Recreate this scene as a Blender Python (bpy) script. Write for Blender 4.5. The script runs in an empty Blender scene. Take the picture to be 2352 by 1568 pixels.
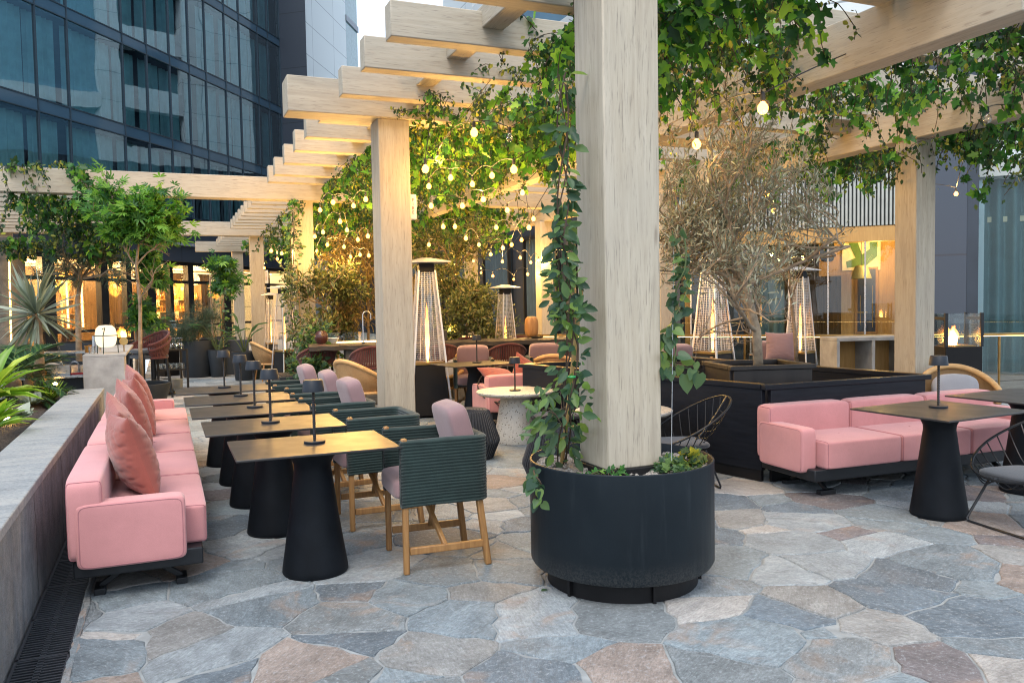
EXPOSURE = 1.0
import bpy, math, random
import numpy as np
from mathutils import Vector, Matrix
random.seed(7)
rng = np.random.default_rng(11)
S = bpy.context.scene
COL = S.collection
R = math.radians

# ------------------------------------------------------------------ camera
CF, CYAW, CPIT, CROL, CH = 1887.46, 0.3999, -0.04908, -0.01738, 1.5
_cy, _sy = math.cos(CYAW), math.sin(CYAW)
_fw = Vector((_sy*math.cos(CPIT), _cy*math.cos(CPIT), math.sin(CPIT)))
_r0 = Vector((_cy, -_sy, 0)); _u0 = _r0.cross(_fw)
_rt = math.cos(CROL)*_r0 + math.sin(CROL)*_u0
_up = -math.sin(CROL)*_r0 + math.cos(CROL)*_u0
cam = bpy.data.objects.new('camera', bpy.data.cameras.new('camera'))
COL.objects.link(cam)
cam.data.sensor_width = 36; cam.data.lens = CF/2352*36; cam.data.clip_end = 600; cam.data.clip_start = .05
m = Matrix((_rt, _up, -_fw)).transposed().to_4x4(); m.translation = (0, 0, CH)
cam.matrix_world = m
S.camera = cam

def ray(x, y):
    return _rt*((x-1176)/CF) + _up*((784-y)/CF) + _fw
def at(x, y, z=None, X=None, Y=None, D=None):
    d = ray(x, y)
    t = (z-CH)/d.z if z is not None else X/d.x if X is not None else Y/d.y if Y is not None else D
    return Vector((0, 0, CH)) + d*t

# ------------------------------------------------------------------ mesh building
class MB:
    def __init__(s): s.v = []; s.f = []
    def add(s, vs, fs):
        o = len(s.v); s.v += [tuple(v) for v in vs]; s.f += [tuple(i+o for i in f) for f in fs]; return s
    def obox(s, c, a, b, d):
        c, a, b, d = Vector(c), Vector(a), Vector(b), Vector(d)
        if a.cross(b).dot(d) < 0: a = -a
        vs = [c+i*a+j*b+k*d for k in (-1, 1) for j in (-1, 1) for i in (-1, 1)]
        return s.add(vs, [(0,2,3,1), (4,5,7,6), (0,1,5,4), (2,6,7,3), (0,4,6,2), (1,3,7,5)])
    def box(s, x0, x1, y0, y1, z0, z1):
        return s.obox(((x0+x1)/2, (y0+y1)/2, (z0+z1)/2), ((x1-x0)/2, 0, 0), (0, (y1-y0)/2, 0), (0, 0, (z1-z0)/2))
    def beam(s, p, q, w, h, up=(0, 0, 1)):
        p, q = Vector(p), Vector(q); d = (q-p).normalized(); u = Vector(up)
        a = d.cross(u)
        if a.length < 1e-4: a = d.cross(Vector((0, 1, 0)))
        a.normalize(); u = a.cross(d)
        return s.obox((p+q)/2, (q-p)/2, a*w/2, u*h/2)
    def tube(s, pts, r, n=8, closed=False, cap=True):
        pts = [Vector(p) for p in pts]; N = len(pts)
        rs = r if hasattr(r, '__len__') else [r]*N
        ring = []; prev = None; vs = []
        for i, p in enumerate(pts):
            if closed: t = pts[(i+1) % N]-pts[i-1]
            else: t = pts[min(i+1, N-1)]-pts[max(i-1, 0)]
            if t.length < 1e-9: t = Vector((0, 0, 1))
            t.normalize()
            if prev is None:
                a = t.cross(Vector((0, 0, 1)))
                if a.length < .05: a = t.cross(Vector((1, 0, 0)))
            else: a = prev - t*prev.dot(t)
            a.normalize(); prev = a; b = t.cross(a)
            vs += [p+(a*math.cos(2*math.pi*k/n)+b*math.sin(2*math.pi*k/n))*rs[i] for k in range(n)]
        fs = []
        for i in range(N if closed else N-1):
            j = (i+1) % N
            fs += [(i*n+k, i*n+(k+1) % n, j*n+(k+1) % n, j*n+k) for k in range(n)]
        if cap and not closed:
            fs += [tuple(range(n))[::-1], tuple((N-1)*n+k for k in range(n))]
        return s.add(vs, fs)
    def lathe(s, prof, n=32, c=(0, 0, 0), sx=1, sy=1):
        vs = []; N = len(prof)
        for r, z in prof:
            vs += [(c[0]+sx*r*math.cos(2*math.pi*k/n), c[1]+sy*r*math.sin(2*math.pi*k/n), c[2]+z) for k in range(n)]
        fs = [(i*n+k, i*n+(k+1) % n, (i+1)*n+(k+1) % n, (i+1)*n+k) for i in range(N-1) for k in range(n)]
        if prof[0][0] > 1e-4: fs.append(tuple(range(n))[::-1])
        if prof[-1][0] > 1e-4: fs.append(tuple((N-1)*n+k for k in range(n)))
        return s.add(vs, fs)
    def prism(s, poly, z0, z1):
        n = len(poly)
        vs = [(x, y, z0) for x, y in poly]+[(x, y, z1) for x, y in poly]
        return s.add(vs, [tuple(range(n))[::-1], tuple(range(n, 2*n))]+[(i, (i+1) % n, n+(i+1) % n, n+i) for i in range(n)])
    def grid(s, fn, nu, nv, wu=False, wv=False):
        vs = [fn(i/(nu if wu else nu-1), j/(nv if wv else nv-1)) for i in range(nu) for j in range(nv)]
        fs = []
        for i in range(nu if wu else nu-1):
            for j in range(nv if wv else nv-1):
                a, b = i, (i+1) % nu; c, d = j, (j+1) % nv
                fs.append((a*nv+c, b*nv+c, b*nv+d, a*nv+d))
        return s.add(vs, fs)
    def pad(s, cx, cy, cz, sx, sy, sz, e=.35, n=20, puff=0., axes=None):
        """soft box: superellipsoid of full size sx,sy,sz"""
        A = axes or (Vector((1,0,0)), Vector((0,1,0)), Vector((0,0,1)))
        def sp(v, p): return math.copysign(abs(v)**p, v)
        def fn(u, v):
            th = 2*math.pi*u; ph = math.pi*(v-.5)
            cp, s_ = sp(math.cos(ph), e), sp(math.sin(ph), e)
            x, y, z = cp*sp(math.cos(th), e), cp*sp(math.sin(th), e), s_
            z *= 1+puff*(1-x*x)*(1-y*y)
            return Vector((cx, cy, cz))+A[0]*(x*sx/2)+A[1]*(y*sy/2)+A[2]*(z*sz/2)
        return s.grid(fn, n*2, n, wu=True)

def finish(me, name, mat, parent=None, loc=None, bevel=0, sub=0, sharp=38):
    o = bpy.data.objects.new(name, me); COL.objects.link(o)
    if mat: me.materials.append(mat)
    if parent: o.parent = parent
    if loc: o.location = loc
    if bevel:
        b = o.modifiers.new('edge', 'BEVEL'); b.width = bevel; b.segments = 2; b.limit_method = 'ANGLE'; b.angle_limit = R(40)
    if sub:
        b = o.modifiers.new('soft', 'SUBSURF'); b.levels = b.render_levels = sub
    return o
def part(name, mb, mat, parent=None, bevel=0, sub=0, loc=None, sharp=38, flat=False, **kw):
    me = bpy.data.meshes.new(name); me.from_pydata(mb.v, [], mb.f); me.update()
    if not flat:
        me.polygons.foreach_set('use_smooth', [True]*len(me.polygons))
        me.set_sharp_from_angle(angle=R(sharp))
    o = finish(me, name, mat, parent, loc, bevel, sub)
    for k, v in kw.items(): o[{'cat': 'category'}.get(k, k)] = v
    return o
def thing(name, label, cat, loc=(0, 0, 0), rz=0, group=None, sc=None):
    o = bpy.data.objects.new(name, None); COL.objects.link(o); o.empty_display_size = .1
    o.location = loc; o.rotation_euler = (0, 0, rz); o['label'] = label; o['category'] = cat
    if group: o['group'] = group
    if sc: o.scale = sc if hasattr(sc, '__len__') else (sc, sc, sc)
    return o
def tag(o, label, cat, group=None):
    o['label'] = label; o['category'] = cat
    if group: o['group'] = group
    return o
def struct(name, mb, mat, kind='structure', **kw):
    return part(name, mb, mat, kind=kind, **kw)
def dup(o, loc=None, rz=None, label=None, group=None, parent=None, sc=None, skip=()):
    c = o.copy(); COL.objects.link(c)
    if parent: c.parent = parent
    if loc is not None: c.location = loc
    if rz is not None: c.rotation_euler = (0, 0, rz)
    if label: c['label'] = label
    if group: c['group'] = group
    if sc: c.scale = sc if hasattr(sc, '__len__') else (sc, sc, sc)
    for ch in list(o.children):
        if ch.name.split('.')[0] not in skip: dup(ch, parent=c, skip=skip)
    return c

class Fr:
    """a vertical plane: P + s*d, o = metres out along n (towards the courtyard)"""
    def __init__(s, P, ang, flip=False):
        s.P = Vector((P[0], P[1], 0)); s.d = Vector((math.cos(R(ang)), math.sin(R(ang)), 0))
        s.n = Vector((s.d.y, -s.d.x, 0))*(-1 if flip else 1)
    def pt(s, a, o, z): return s.P+s.d*a+s.n*o+Vector((0, 0, z))
    def box(s, mb, a0, a1, o0, o1, z0, z1):
        return mb.obox(s.pt((a0+a1)/2, (o0+o1)/2, (z0+z1)/2), s.d*(abs(a1-a0)/2), s.n*(abs(o1-o0)/2), Vector((0, 0, (z1-z0)/2)))
    def hit(s, x, y, o=0):
        r = ray(x, y); P = s.P+s.n*o
        den = r.x*s.d.y-r.y*s.d.x
        t = (P.x*s.d.y-P.y*s.d.x)/den
        p = r*t
        return (Vector((p.x, p.y, 0))-P).dot(s.d), CH+p.z

# ------------------------------------------------------------------ materials
class NT:
    def __init__(s, name):
        s.m = bpy.data.materials.new(name); s.m.use_nodes = True; s.t = s.m.node_tree
        s.b = s.t.nodes['Principled BSDF']; s.out = s.t.nodes['Material Output']
    def n(s, typ, inp=None, **kw):
        nd = s.t.nodes.new(typ)
        for k, v in kw.items(): setattr(nd, k, v)
        for k, v in (inp or {}).items(): s.set(nd.inputs[k], v)
        return nd
    def set(s, sock, v):
        if isinstance(v, bpy.types.NodeSocket): s.t.links.new(v, sock)
        elif isinstance(v, bpy.types.Node): s.t.links.new(v.outputs[0], sock)
        elif isinstance(v, (tuple, list)) and len(v) == 3 and sock.type == 'RGBA': sock.default_value = (*v, 1)
        else: sock.default_value = v
    def P(s, **kw):
        for k, v in kw.items(): s.set(s.b.inputs[k.replace('_', ' ')], v)
    def coord(s, scale=(1, 1, 1), kind='Object', rot=(0, 0, 0)):
        c = s.n('ShaderNodeTexCoord'); mp = s.n('ShaderNodeMapping', {'Vector': c.outputs[kind], 'Scale': scale, 'Rotation': rot})
        return mp.outputs[0]
    def noise(s, vec, scale, detail=4, rough=.6, dist=0):
        return s.n('ShaderNodeTexNoise', {'Vector': vec, 'Scale': scale, 'Detail': detail, 'Roughness': rough, 'Distortion': dist}).outputs[0]
    def ramp(s, fac, stops):
        r = s.n('ShaderNodeValToRGB', {'Fac': fac}); e = r.color_ramp.elements
        while len(e) < len(stops): e.new(.5)
        for i, (p, c) in enumerate(stops):
            e[i].position = p; e[i].color = (*c, 1) if len(c) == 3 else c
        return r.outputs[0]
    def mix(s, f, a, b, typ='MIX'):
        x = s.n('ShaderNodeMix', data_type='RGBA', blend_type=typ)
        s.set(x.inputs[0], f); s.set(x.inputs[6], a); s.set(x.inputs[7], b); return x.outputs[2]
    def math(s, op, a, b=0):
        x = s.n('ShaderNodeMath', operation=op); s.set(x.inputs[0], a); s.set(x.inputs[1], b); return x.outputs[0]
    def bump(s, h, strength=.3, dist=.01):
        s.P(Normal=s.n('ShaderNodeBump', {'Height': h, 'Strength': strength, 'Distance': dist}).outputs[0])
def g(v): return (v, v, v)
def plain(name, col, rough=.5, metal=0, var=.15, vs=6, bump=0, bs=60, spec=.5, sheen=0, kind='Object', rand=0, bd=.004, stretch=(1,1,1)):
    t = NT(name); c = t.coord(kind=kind, scale=stretch)
    nz = t.noise(c, vs, 5)
    lo = tuple(x*(1-var) for x in col); hi = tuple(min(1, x*(1+var)) for x in col)
    cc = t.ramp(nz, [(.3, lo), (.7, hi)])
    if rand:
        oi = t.n('ShaderNodeObjectInfo').outputs['Random']
        cc = t.mix(1, cc, t.ramp(oi, [(0, g(1-rand)), (1, g(1+rand*.0))]), 'MULTIPLY')
    t.P(Base_Color=cc, Metallic=metal, Specular_IOR_Level=spec)
    t.P(Roughness=t.ramp(nz, [(.3, g(max(0, rough-.06))), (.7, g(min(1, rough+.06)))]))
    if sheen: t.P(Sheen_Weight=sheen, Sheen_Roughness=.5)
    if bump: t.bump(t.noise(c, bs, 3), bump, bd)
    return t.m
def emit(name, col, strength):
    t = NT(name); e = t.n('ShaderNodeEmission', {'Color': col, 'Strength': strength})
    t.t.links.new(e.outputs[0], t.out.inputs[0]); return t.m
def glass(name, tint=(1, 1, 1), base=.06, rough=0.0, wav=0, wscale=.6, edge=.8, tr=1.0, gcol=(1, 1, 1)):
    """thin pane: mostly see-through, fresnel reflection"""
    t = NT(name)
    fr = t.n('ShaderNodeLayerWeight', {'Blend': .25})
    gl = t.n('ShaderNodeBsdfGlossy', {'Color': gcol, 'Roughness': rough})
    if wav:
        nz = t.noise(t.coord(), wscale, 2, .4, .4)
        bp = t.n('ShaderNodeBump', {'Height': nz, 'Strength': 1, 'Distance': wav})
        t.set(gl.inputs['Normal'], bp.outputs[0])
    tp = t.n('ShaderNodeBsdfTransparent', {'Color': tuple(x*tr for x in tint)})
    f = t.math('MULTIPLY_ADD', fr.outputs['Fresnel'], edge); t.t.nodes[-1].inputs[2].default_value = base
    mx = t.n('ShaderNodeMixShader', {0: f, 1: tp.outputs[0], 2: gl.outputs[0]})
    t.t.links.new(mx.outputs[0], t.out.inputs[0]); return t.m

def timber(name, axis):
    t = NT(name); sc = [14, 14, 14]; sc[axis] = 1.1
    v = t.coord(scale=sc)
    oi = t.n('ShaderNodeObjectInfo').outputs['Random']
    v = t.n('ShaderNodeVectorMath', {0: v, 1: t.n('ShaderNodeCombineXYZ', {0: t.math('MULTIPLY', oi, 37), 1: t.math('MULTIPLY', oi, 17), 2: t.math('MULTIPLY', oi, 53)}).outputs[0]}).outputs[0]
    grain = t.noise(v, 2.2, 8, .65, .6)
    sc2 = [60, 60, 60]; sc2[axis] = 3.5
    fine = t.noise(t.coord(scale=sc2), 2.0, 4, .6)
    big = t.noise(t.coord(), 1.3, 3)
    sc3 = [7, 7, 7]; sc3[axis] = .55
    off = t.n('ShaderNodeVectorMath', {0: t.coord(scale=sc3), 1: t.n('ShaderNodeCombineXYZ', {0: t.math('MULTIPLY', t.n('ShaderNodeObjectInfo').outputs['Random'], 91), 1: 0.0, 2: 0.0}).outputs[0]}).outputs[0]
    streak = t.noise(off, 1.6, 5, .6, .3)
    sc4 = [3.2, 3.2, 3.2]; sc4[axis] = 1.5
    kn = t.n('ShaderNodeTexVoronoi', {'Vector': t.n('ShaderNodeVectorMath', {0: t.coord(scale=sc4), 1: off}).outputs[0], 'Scale': .62, 'Randomness': 1})
    c = t.ramp(grain, [(.2, (.22, .18, .13)), (.36, (.36, .31, .235)), (.6, (.455, .405, .315)), (.85, (.52, .475, .385))])
    c = t.mix(t.ramp(fine, [(.32, g(.9)), (.43, g(0))]), c, (.15, .13, .105))
    c = t.mix(t.ramp(big, [(.4, g(0)), (.65, g(.4))]), c, (.34, .32, .275))
    c = t.mix(t.ramp(streak, [(.55, g(0)), (.72, g(.55))]), c, (.235, .205, .165))
    c = t.mix(t.ramp(streak, [(.25, g(.35)), (.42, g(0))]), c, (.52, .48, .40))
    c = t.mix(t.ramp(kn.outputs['Distance'], [(.03, g(.75)), (.085, g(0))]), c, (.14, .105, .075))
    c = t.mix(.25, c, t.ramp(oi, [(0, (.39, .34, .26)), (1, (.49, .44, .35))]))
    t.P(Base_Color=c, Roughness=.62, Specular_IOR_Level=.35)
    t.bump(fine, .25, .004)
    return t.m
M = {}
M['timber_x'] = timber('limewashed_timber_x', 0); M['timber_y'] = timber('limewashed_timber_y', 1); M['timber_z'] = timber('limewashed_timber_z', 2)
def paving_mat():
    t = NT('crazy_paving_stone')
    tint = t.n('ShaderNodeAttribute', attribute_name='tint').outputs['Color']
    at_ = t.n('ShaderNodeAttribute', attribute_name='spin'); ang = t.math('MULTIPLY', at_.outputs['Fac'], 6.283)
    co = t.n('ShaderNodeTexCoord').outputs['Object']
    rv = t.n('ShaderNodeVectorRotate', {'Vector': co, 'Angle': ang}, rotation_type='Z_AXIS').outputs[0]
    st = t.n('ShaderNodeMapping', {'Vector': rv, 'Scale': (3.0, 11, 8)}).outputs[0]
    n1 = t.noise(st, 1.6, 8, .7, .8); n2 = t.noise(co, 42, 7, .85); n3 = t.noise(rv, 2.6, 4, .6, 1.2); n4 = t.noise(st, 9, 6, .75)
    c = t.mix(1, tint, t.ramp(n1, [(.25, g(.75)), (.5, g(.98)), (.75, g(1.25))]), 'MULTIPLY')
    c = t.mix(1, c, t.ramp(n4, [(.3, g(.60)), (.52, g(1.0)), (.72, g(1.38))]), 'MULTIPLY')
    n5 = t.noise(rv, 1.7, 5, .65, 2.0)
    c = t.mix(1, c, t.ramp(n5, [(.3, g(.72)), (.5, g(1.0)), (.7, g(1.3))]), 'MULTIPLY')
    rust = t.ramp(n3, [(.55, g(0)), (.72, g(.55))])
    rust = t.mix(1, rust, t.ramp(at_.outputs['Fac'], [(.45, g(.12)), (.8, g(1))]), 'MULTIPLY')
    c = t.mix(rust, c, (.36, .235, .15))
    c = t.mix(t.ramp(n2, [(.53, g(0)), (.65, g(.65))]), c, (.44, .48, .51))
    c = t.mix(t.ramp(n2, [(.32, g(.7)), (.45, g(0))]), c, (.05, .06, .07))
    t.P(Base_Color=c, Roughness=t.ramp(n4, [(.3, g(.5)), (.7, g(.75))]), Specular_IOR_Level=.4)
    h = t.math('ADD', t.math('MULTIPLY', n4, .6), t.math('MULTIPLY', n2, .35))
    t.bump(t.math('ADD', h, t.math('MULTIPLY', n3, .8)), .7, .018)
    return t.m
M['paving'] = paving_mat()
M['mortar'] = plain('paving_mortar', (.25, .27, .275), .85, var=.25, vs=9, bump=.4, bs=120)
def slate():
    t = NT('split_slate'); v = t.coord(scale=(5, 5, 1.3), rot=(0, R(14), 0))
    n1 = t.noise(v, .9, 6, .6, 1.4); n2 = t.noise(t.coord(), 26, 8, .9); n3 = t.noise(t.coord(), 5, 5, .7)
    c = t.ramp(n1, [(.25, (.13, .145, .16)), (.45, (.20, .215, .23)), (.58, (.25, .25, .25)), (.68, (.33, .32, .30)), (.85, (.17, .15, .14))])
    c = t.mix(1, c, t.ramp(n3, [(.3, g(.65)), (.7, g(1.3))]), 'MULTIPLY')
    c = t.mix(t.ramp(n2, [(.54, g(0)), (.66, g(.6))]), c, (.36, .38, .40))
    c = t.mix(t.ramp(n2, [(.32, g(.7)), (.45, g(0))]), c, (.03, .034, .04))
    sp = t.n('ShaderNodeSeparateXYZ', {0: t.coord()})
    yy = t.math('ADD', t.math('MULTIPLY', sp.outputs[1], .85), t.math('MULTIPLY', t.noise(t.coord(scale=(1, .3, 3)), 1.5, 3), .25))
    j = t.math('LESS_THAN', t.math('FRACT', yy), .012)
    c = t.mix(j, c, (.03, .032, .035))
    t.P(Base_Color=c, Roughness=.75); t.bump(t.math('ADD', t.math('MULTIPLY', n1, 1.0), t.math('MULTIPLY', n2, .6)), .8, .03)
    return t.m
M['slate'] = slate()
def cap_mat():
    t = NT('sawn_bluestone_cap'); v = t.coord(scale=(1.2, 6, 4))
    n1 = t.noise(v, 1.1, 7, .65, 1.2); n2 = t.noise(t.coord(), 60, 4, .7)
    c = t.ramp(n1, [(.25, (.15, .165, .175)), (.45, (.24, .26, .27)), (.6, (.31, .32, .315)), (.8, (.36, .345, .31))])
    c = t.mix(t.ramp(n2, [(.55, g(0)), (.66, g(.5))]), c, (.44, .45, .44))
    c = t.mix(t.ramp(n2, [(.33, g(.6)), (.44, g(0))]), c, (.08, .09, .10))
    sp = t.n('ShaderNodeSeparateXYZ', {0: t.coord(kind='Object')})
    yy = t.math('ADD', t.math('MULTIPLY', sp.outputs[1], 1.15), t.math('MULTIPLY', t.noise(t.coord(scale=(6, .4, 1)), 1.5, 3), .10))
    j = t.math('LESS_THAN', t.math('FRACT', yy), .008)
    c = t.mix(j, c, (.13, .135, .14))
    t.P(Base_Color=c, Roughness=.6); t.bump(n1, .3, .008)
    return t.m
M['cap'] = cap_mat()
def fabric(name, col, sheen=.3, rand=0.0, weave=420):
    t = NT(name); c = t.coord()
    w1 = t.n('ShaderNodeTexWave', {'Vector': c, 'Scale': weave*.3, 'Distortion': 1.5, 'Detail': 2}, bands_direction='DIAGONAL').outputs[1]
    nz = t.noise(c, 3, 5); fine = t.noise(c, weave, 2, .7)
    cc = t.ramp(nz, [(.25, tuple(x*.86 for x in col)), (.75, tuple(min(1, x*1.1) for x in col))])
    cc = t.mix(t.ramp(fine, [(.35, g(.28)), (.6, g(0))]), cc, tuple(x*.55 for x in col))
    if rand: cc = t.mix(1, cc, t.ramp(t.n('ShaderNodeObjectInfo').outputs['Random'], [(0, g(1-rand)), (1, g(1))]), 'MULTIPLY')
    t.P(Base_Color=cc, Roughness=.88, Sheen_Weight=sheen, Specular_IOR_Level=.2)
    wr = t.noise(c, 9, 3, .5, .8)
    t.bump(t.math('ADD', t.math('MULTIPLY', fine, .25), t.math('MULTIPLY', wr, .9)), .35, .008)
    return t.m
M['pink'] = fabric('rose_wool_upholstery', (.58, .262, .262))
M['salmon'] = fabric('terracotta_linen', (.34, .094, .070), rand=.15)
M['mauve'] = fabric('mauve_linen', (.29, .185, .192), rand=.1)
M['grey_fabric'] = fabric('grey_linen', (.33, .34, .37))
M['charcoal'] = fabric('charcoal_canvas', (.035, .04, .048))
def rope(name, col):
    t = NT(name); c = t.coord()
    w = t.n('ShaderNodeTexWave', {'Vector': t.coord(rot=(0, R(35), R(20))), 'Scale': 70, 'Distortion': 2, 'Detail': 2}).outputs[1]
    nz = t.noise(c, 8, 4)
    cc = t.mix(t.ramp(w, [(.2, g(.55)), (.7, g(0))]), t.ramp(nz, [(.3, tuple(x*.8 for x in col)), (.7, tuple(x*1.2 for x in col))]), tuple(x*.35 for x in col))
    t.P(Base_Color=cc, Roughness=.85, Specular_IOR_Level=.25, Sheen_Weight=.2); t.bump(w, .5, .003); return t.m
M['green_rope'] = rope('bottle_green_rope', (.024, .046, .043))
M['burgundy_rope'] = rope('burgundy_rope', (.11, .03, .028))
M['black_rope'] = rope('black_rope', (.02, .023, .03))
def wood(name, c0, c1, axis=2, rough=.45):
    t = NT(name); sc = [16, 16, 16]; sc[axis] = 1.2
    v = t.coord(scale=sc); n1 = t.noise(v, 2.5, 7, .65, .6)
    oi = t.n('ShaderNodeObjectInfo').outputs['Random']
    c = t.mix(.25, t.ramp(n1, [(.3, c0), (.7, c1)]), t.ramp(oi, [(0, c0), (1, c1)]))
    t.P(Base_Color=c, Roughness=rough, Specular_IOR_Level=.4); t.bump(n1, .15, .004); return t.m
M['teak'] = wood('oiled_teak', (.20, .09, .03), (.42, .23, .085))
M['rattan'] = wood('honey_rattan', (.42, .24, .09), (.66, .42, .19), 0, .5)
M['dark_slab_wood'] = wood('charred_live_edge_wood', (.010, .008, .007), (.045, .038, .032), 0, .6)
M['oak_panel'] = wood('oak_panel', (.34, .19, .06), (.50, .31, .11), 2, .5)
def weave_mat():
    t = NT('woven_rattan'); c = t.coord(scale=(60, 60, 60))
    w1 = t.n('ShaderNodeTexWave', {'Vector': c, 'Scale': 1.0}, bands_direction='Z').outputs[1]
    w2 = t.n('ShaderNodeTexWave', {'Vector': c, 'Scale': 1.0}, bands_direction='X').outputs[1]
    h = t.math('MULTIPLY', w1, w2)
    cc = t.mix(t.ramp(h, [(.05, g(1)), (.35, g(0))]), t.ramp(t.noise(t.coord(), 5), [(.3, (.46, .27, .11)), (.7, (.64, .42, .2))]), (.15, .075, .025))
    t.P(Base_Color=cc, Roughness=.6); t.bump(h, .5, .004); return t.m
M['weave'] = weave_mat()
M['black_metal'] = plain('black_powder_coat', (.011, .013, .016), .42, var=.2, vs=30, bump=.05, bs=400, spec=.4)
M['black_top'] = plain('black_laminate_top', (.020, .019, .019), .40, var=.12, vs=5, bump=.02, bs=300, spec=.5)
M['pedestal'] = plain('black_concrete_pedestal', (.006, .008, .011), .55, var=.3, vs=7, bump=.12, bs=160, spec=.14)
M['navy_pot'] = plain('navy_planter_paint', (.007, .013, .020), .42, var=.12, vs=4, bump=.05, bs=220, spec=.35)
def pot_mat():
    t = NT('navy_planter_paint'); st = t.noise(t.coord(scale=(9, 9, .7)), 2.2, 6, .7); sp = t.noise(t.coord(), 90, 3, .8); bl = t.noise(t.coord(), 2.5, 5)
    c = t.ramp(bl, [(.3, (.007, .0115, .016)), (.7, (.011, .017, .022))])
    c = t.mix(t.ramp(st, [(.56, g(0)), (.75, g(.35))]), c, (.035, .045, .052))
    c = t.mix(t.ramp(sp, [(.70, g(0)), (.76, g(.4))]), c, (.08, .09, .095))
    z = t.n('ShaderNodeSeparateXYZ', {0: t.coord()}).outputs[2]
    dust = t.math('MULTIPLY', t.ramp(z, [(.10, g(1)), (.22, g(0))]), t.ramp(sp, [(.4, g(0)), (.65, g(.5))]))
    c = t.mix(dust, c, (.10, .10, .095))
    t.P(Base_Color=c, Roughness=t.ramp(st, [(.4, g(.40)), (.7, g(.55))]), Specular_IOR_Level=.2); t.bump(sp, .06, .003); return t.m
M['navy_pot'] = pot_mat()
M['lamp_metal'] = plain('matte_black_lamp', (.011, .016, .024), .45, var=.1, spec=.3)
M['steel'] = plain('brushed_steel', (.55, .56, .58), .3, metal=1, var=.1, vs=30)
M['white_steel'] = plain('white_heater_steel', (.62, .62, .62), .35, metal=.6, var=.08)
M['black_panel'] = plain('black_heater_panel', (.008, .008, .009), .5, spec=.25, var=.2, bump=.1, bs=90)
M['partition'] = plain('black_stained_board', (.010, .012, .017), .40, var=.25, vs=5, bump=.08, bs=60, stretch=(1, 1, 8), spec=.2)
M['planter_timber'] = plain('black_stained_planter', (.020, .016, .014), .5, var=.35, vs=9, bump=.25, bs=60, stretch=(1, 1, .1))
M['brass'] = plain('aged_brass_edge', (.34, .22, .08), .35, metal=.9, var=.2)
M['grate'] = plain('cast_iron_grate', (.03, .035, .042), .5, metal=.3, var=.3, vs=20)
M['pit'] = plain('dark_drain_pit', (.006, .006, .007), .9)
M['concrete'] = plain('grey_concrete', (.33, .32, .30), .75, var=.28, vs=5, bump=.25, bs=50)
M['dark_concrete'] = plain('weathered_concrete', (.10, .095, .085), .8, var=.45, vs=6, bump=.3, bs=40)
M['grey_pot'] = plain('anthracite_pot', (.018, .023, .029), .5, var=.12, spec=.25, vs=8, bump=.05, bs=200)
M['soil'] = plain('garden_mulch', (.055, .04, .03), .95, var=.7, vs=40, bump=1, bs=60, bd=.03)
M['gravel'] = plain('pale_gravel', (.36, .33, .30), .9, var=.6, vs=90, bump=1, bs=90, bd=.02)
M['navy_wall'] = plain('navy_cladding', (.022, .034, .052), .5, var=.2, vs=1.5, bump=.05, bs=30)
M['slate_wall'] = plain('blue_grey_stone_panel', (.042, .057, .082), .6, var=.3, vs=1.1, bump=.1, bs=12)
M['frame_black'] = plain('black_window_frame', (.008, .009, .011), .4)
M['mullion'] = plain('dark_blue_mullion', (.025, .045, .065), .35)
M['spandrel'] = plain('blue_spandrel_glass', (.05, .10, .15), .08, var=.1, vs=.4)
M['drape'] = plain('grey_teal_drape', (.13, .21, .22), .9, var=.12, vs=3)
M['glass_tint'] = glass('dark_shopfront_glass', (.8, .88, .9), .012, edge=.5)
M['curtain_teal'] = plain('teal_curtain', (.30, .46, .48), .9, var=.15, vs=3)
M['curtain_navy'] = plain('navy_curtain', (.05, .085, .115), .9, var=.2, vs=2)
M['white'] = plain('white_panel', (.55, .60, .62), .35, var=.05, vs=1)
M['ledge'] = plain('pale_ledge', (.22, .25, .29), .5)
M['plaster_warm'] = plain('cream_ceiling', (.62, .52, .36), .8)
M['terrazzo_base'] = None
def terrazzo():
    t = NT('terrazzo'); c = t.coord(scale=(1, 1, 1))
    v = t.n('ShaderNodeTexVoronoi', {'Vector': c, 'Scale': 55, 'Randomness': 1})
    n = t.noise(c, 50, 4, .7)
    chip = t.math('MULTIPLY', t.ramp(v.outputs['Distance'], [(.28, g(1)), (.36, g(0))]), t.ramp(v.outputs['Color'], [(.5, g(0)), (.55, g(1))]))
    cc = t.mix(chip, t.ramp(n, [(.3, (.47, .44, .39)), (.7, (.58, .55, .49))]), t.ramp(v.outputs['Color'], [(.55, (.07, .065, .055)), (.8, (.24, .2, .15)), (1, (.36, .28, .2))]))
    t.P(Base_Color=cc, Roughness=.5); return t.m
M['terrazzo'] = terrazzo()
def panel_mat(name, col, w, h, joint, rough=.4):
    """cladding panels with dark open joints"""
    t = NT(name)
    g_ = t.n('ShaderNodeNewGeometry').outputs['Position']
    sx = t.n('ShaderNodeSeparateXYZ', {0: g_})
    uu = t.math('ADD', t.math('MULTIPLY', sx.outputs[0], .6), t.math('MULTIPLY', sx.outputs[1], .8))
    cv = t.n('ShaderNodeCombineXYZ', {0: uu, 1: sx.outputs[2]}).outputs[0]
    br = t.n('ShaderNodeTexBrick', {'Vector': cv, 'Color1': col, 'Color2': tuple(x*.93 for x in col), 'Mortar': joint, 'Scale': 1, 'Mortar Size': .018, 'Brick Width': w, 'Row Height': h}, offset=0)
    t.P(Base_Color=br.outputs[0], Roughness=rough); return t.m
M['white_panels'] = panel_mat('white_facade_panels', (.58, .64, .66), 3.0, 1.45, (.2, .24, .27))
M['navy_panels'] = panel_mat('navy_stone_panels', (.030, .042, .062), 3.2, 2.4, (.012, .018, .027), .55)
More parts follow.
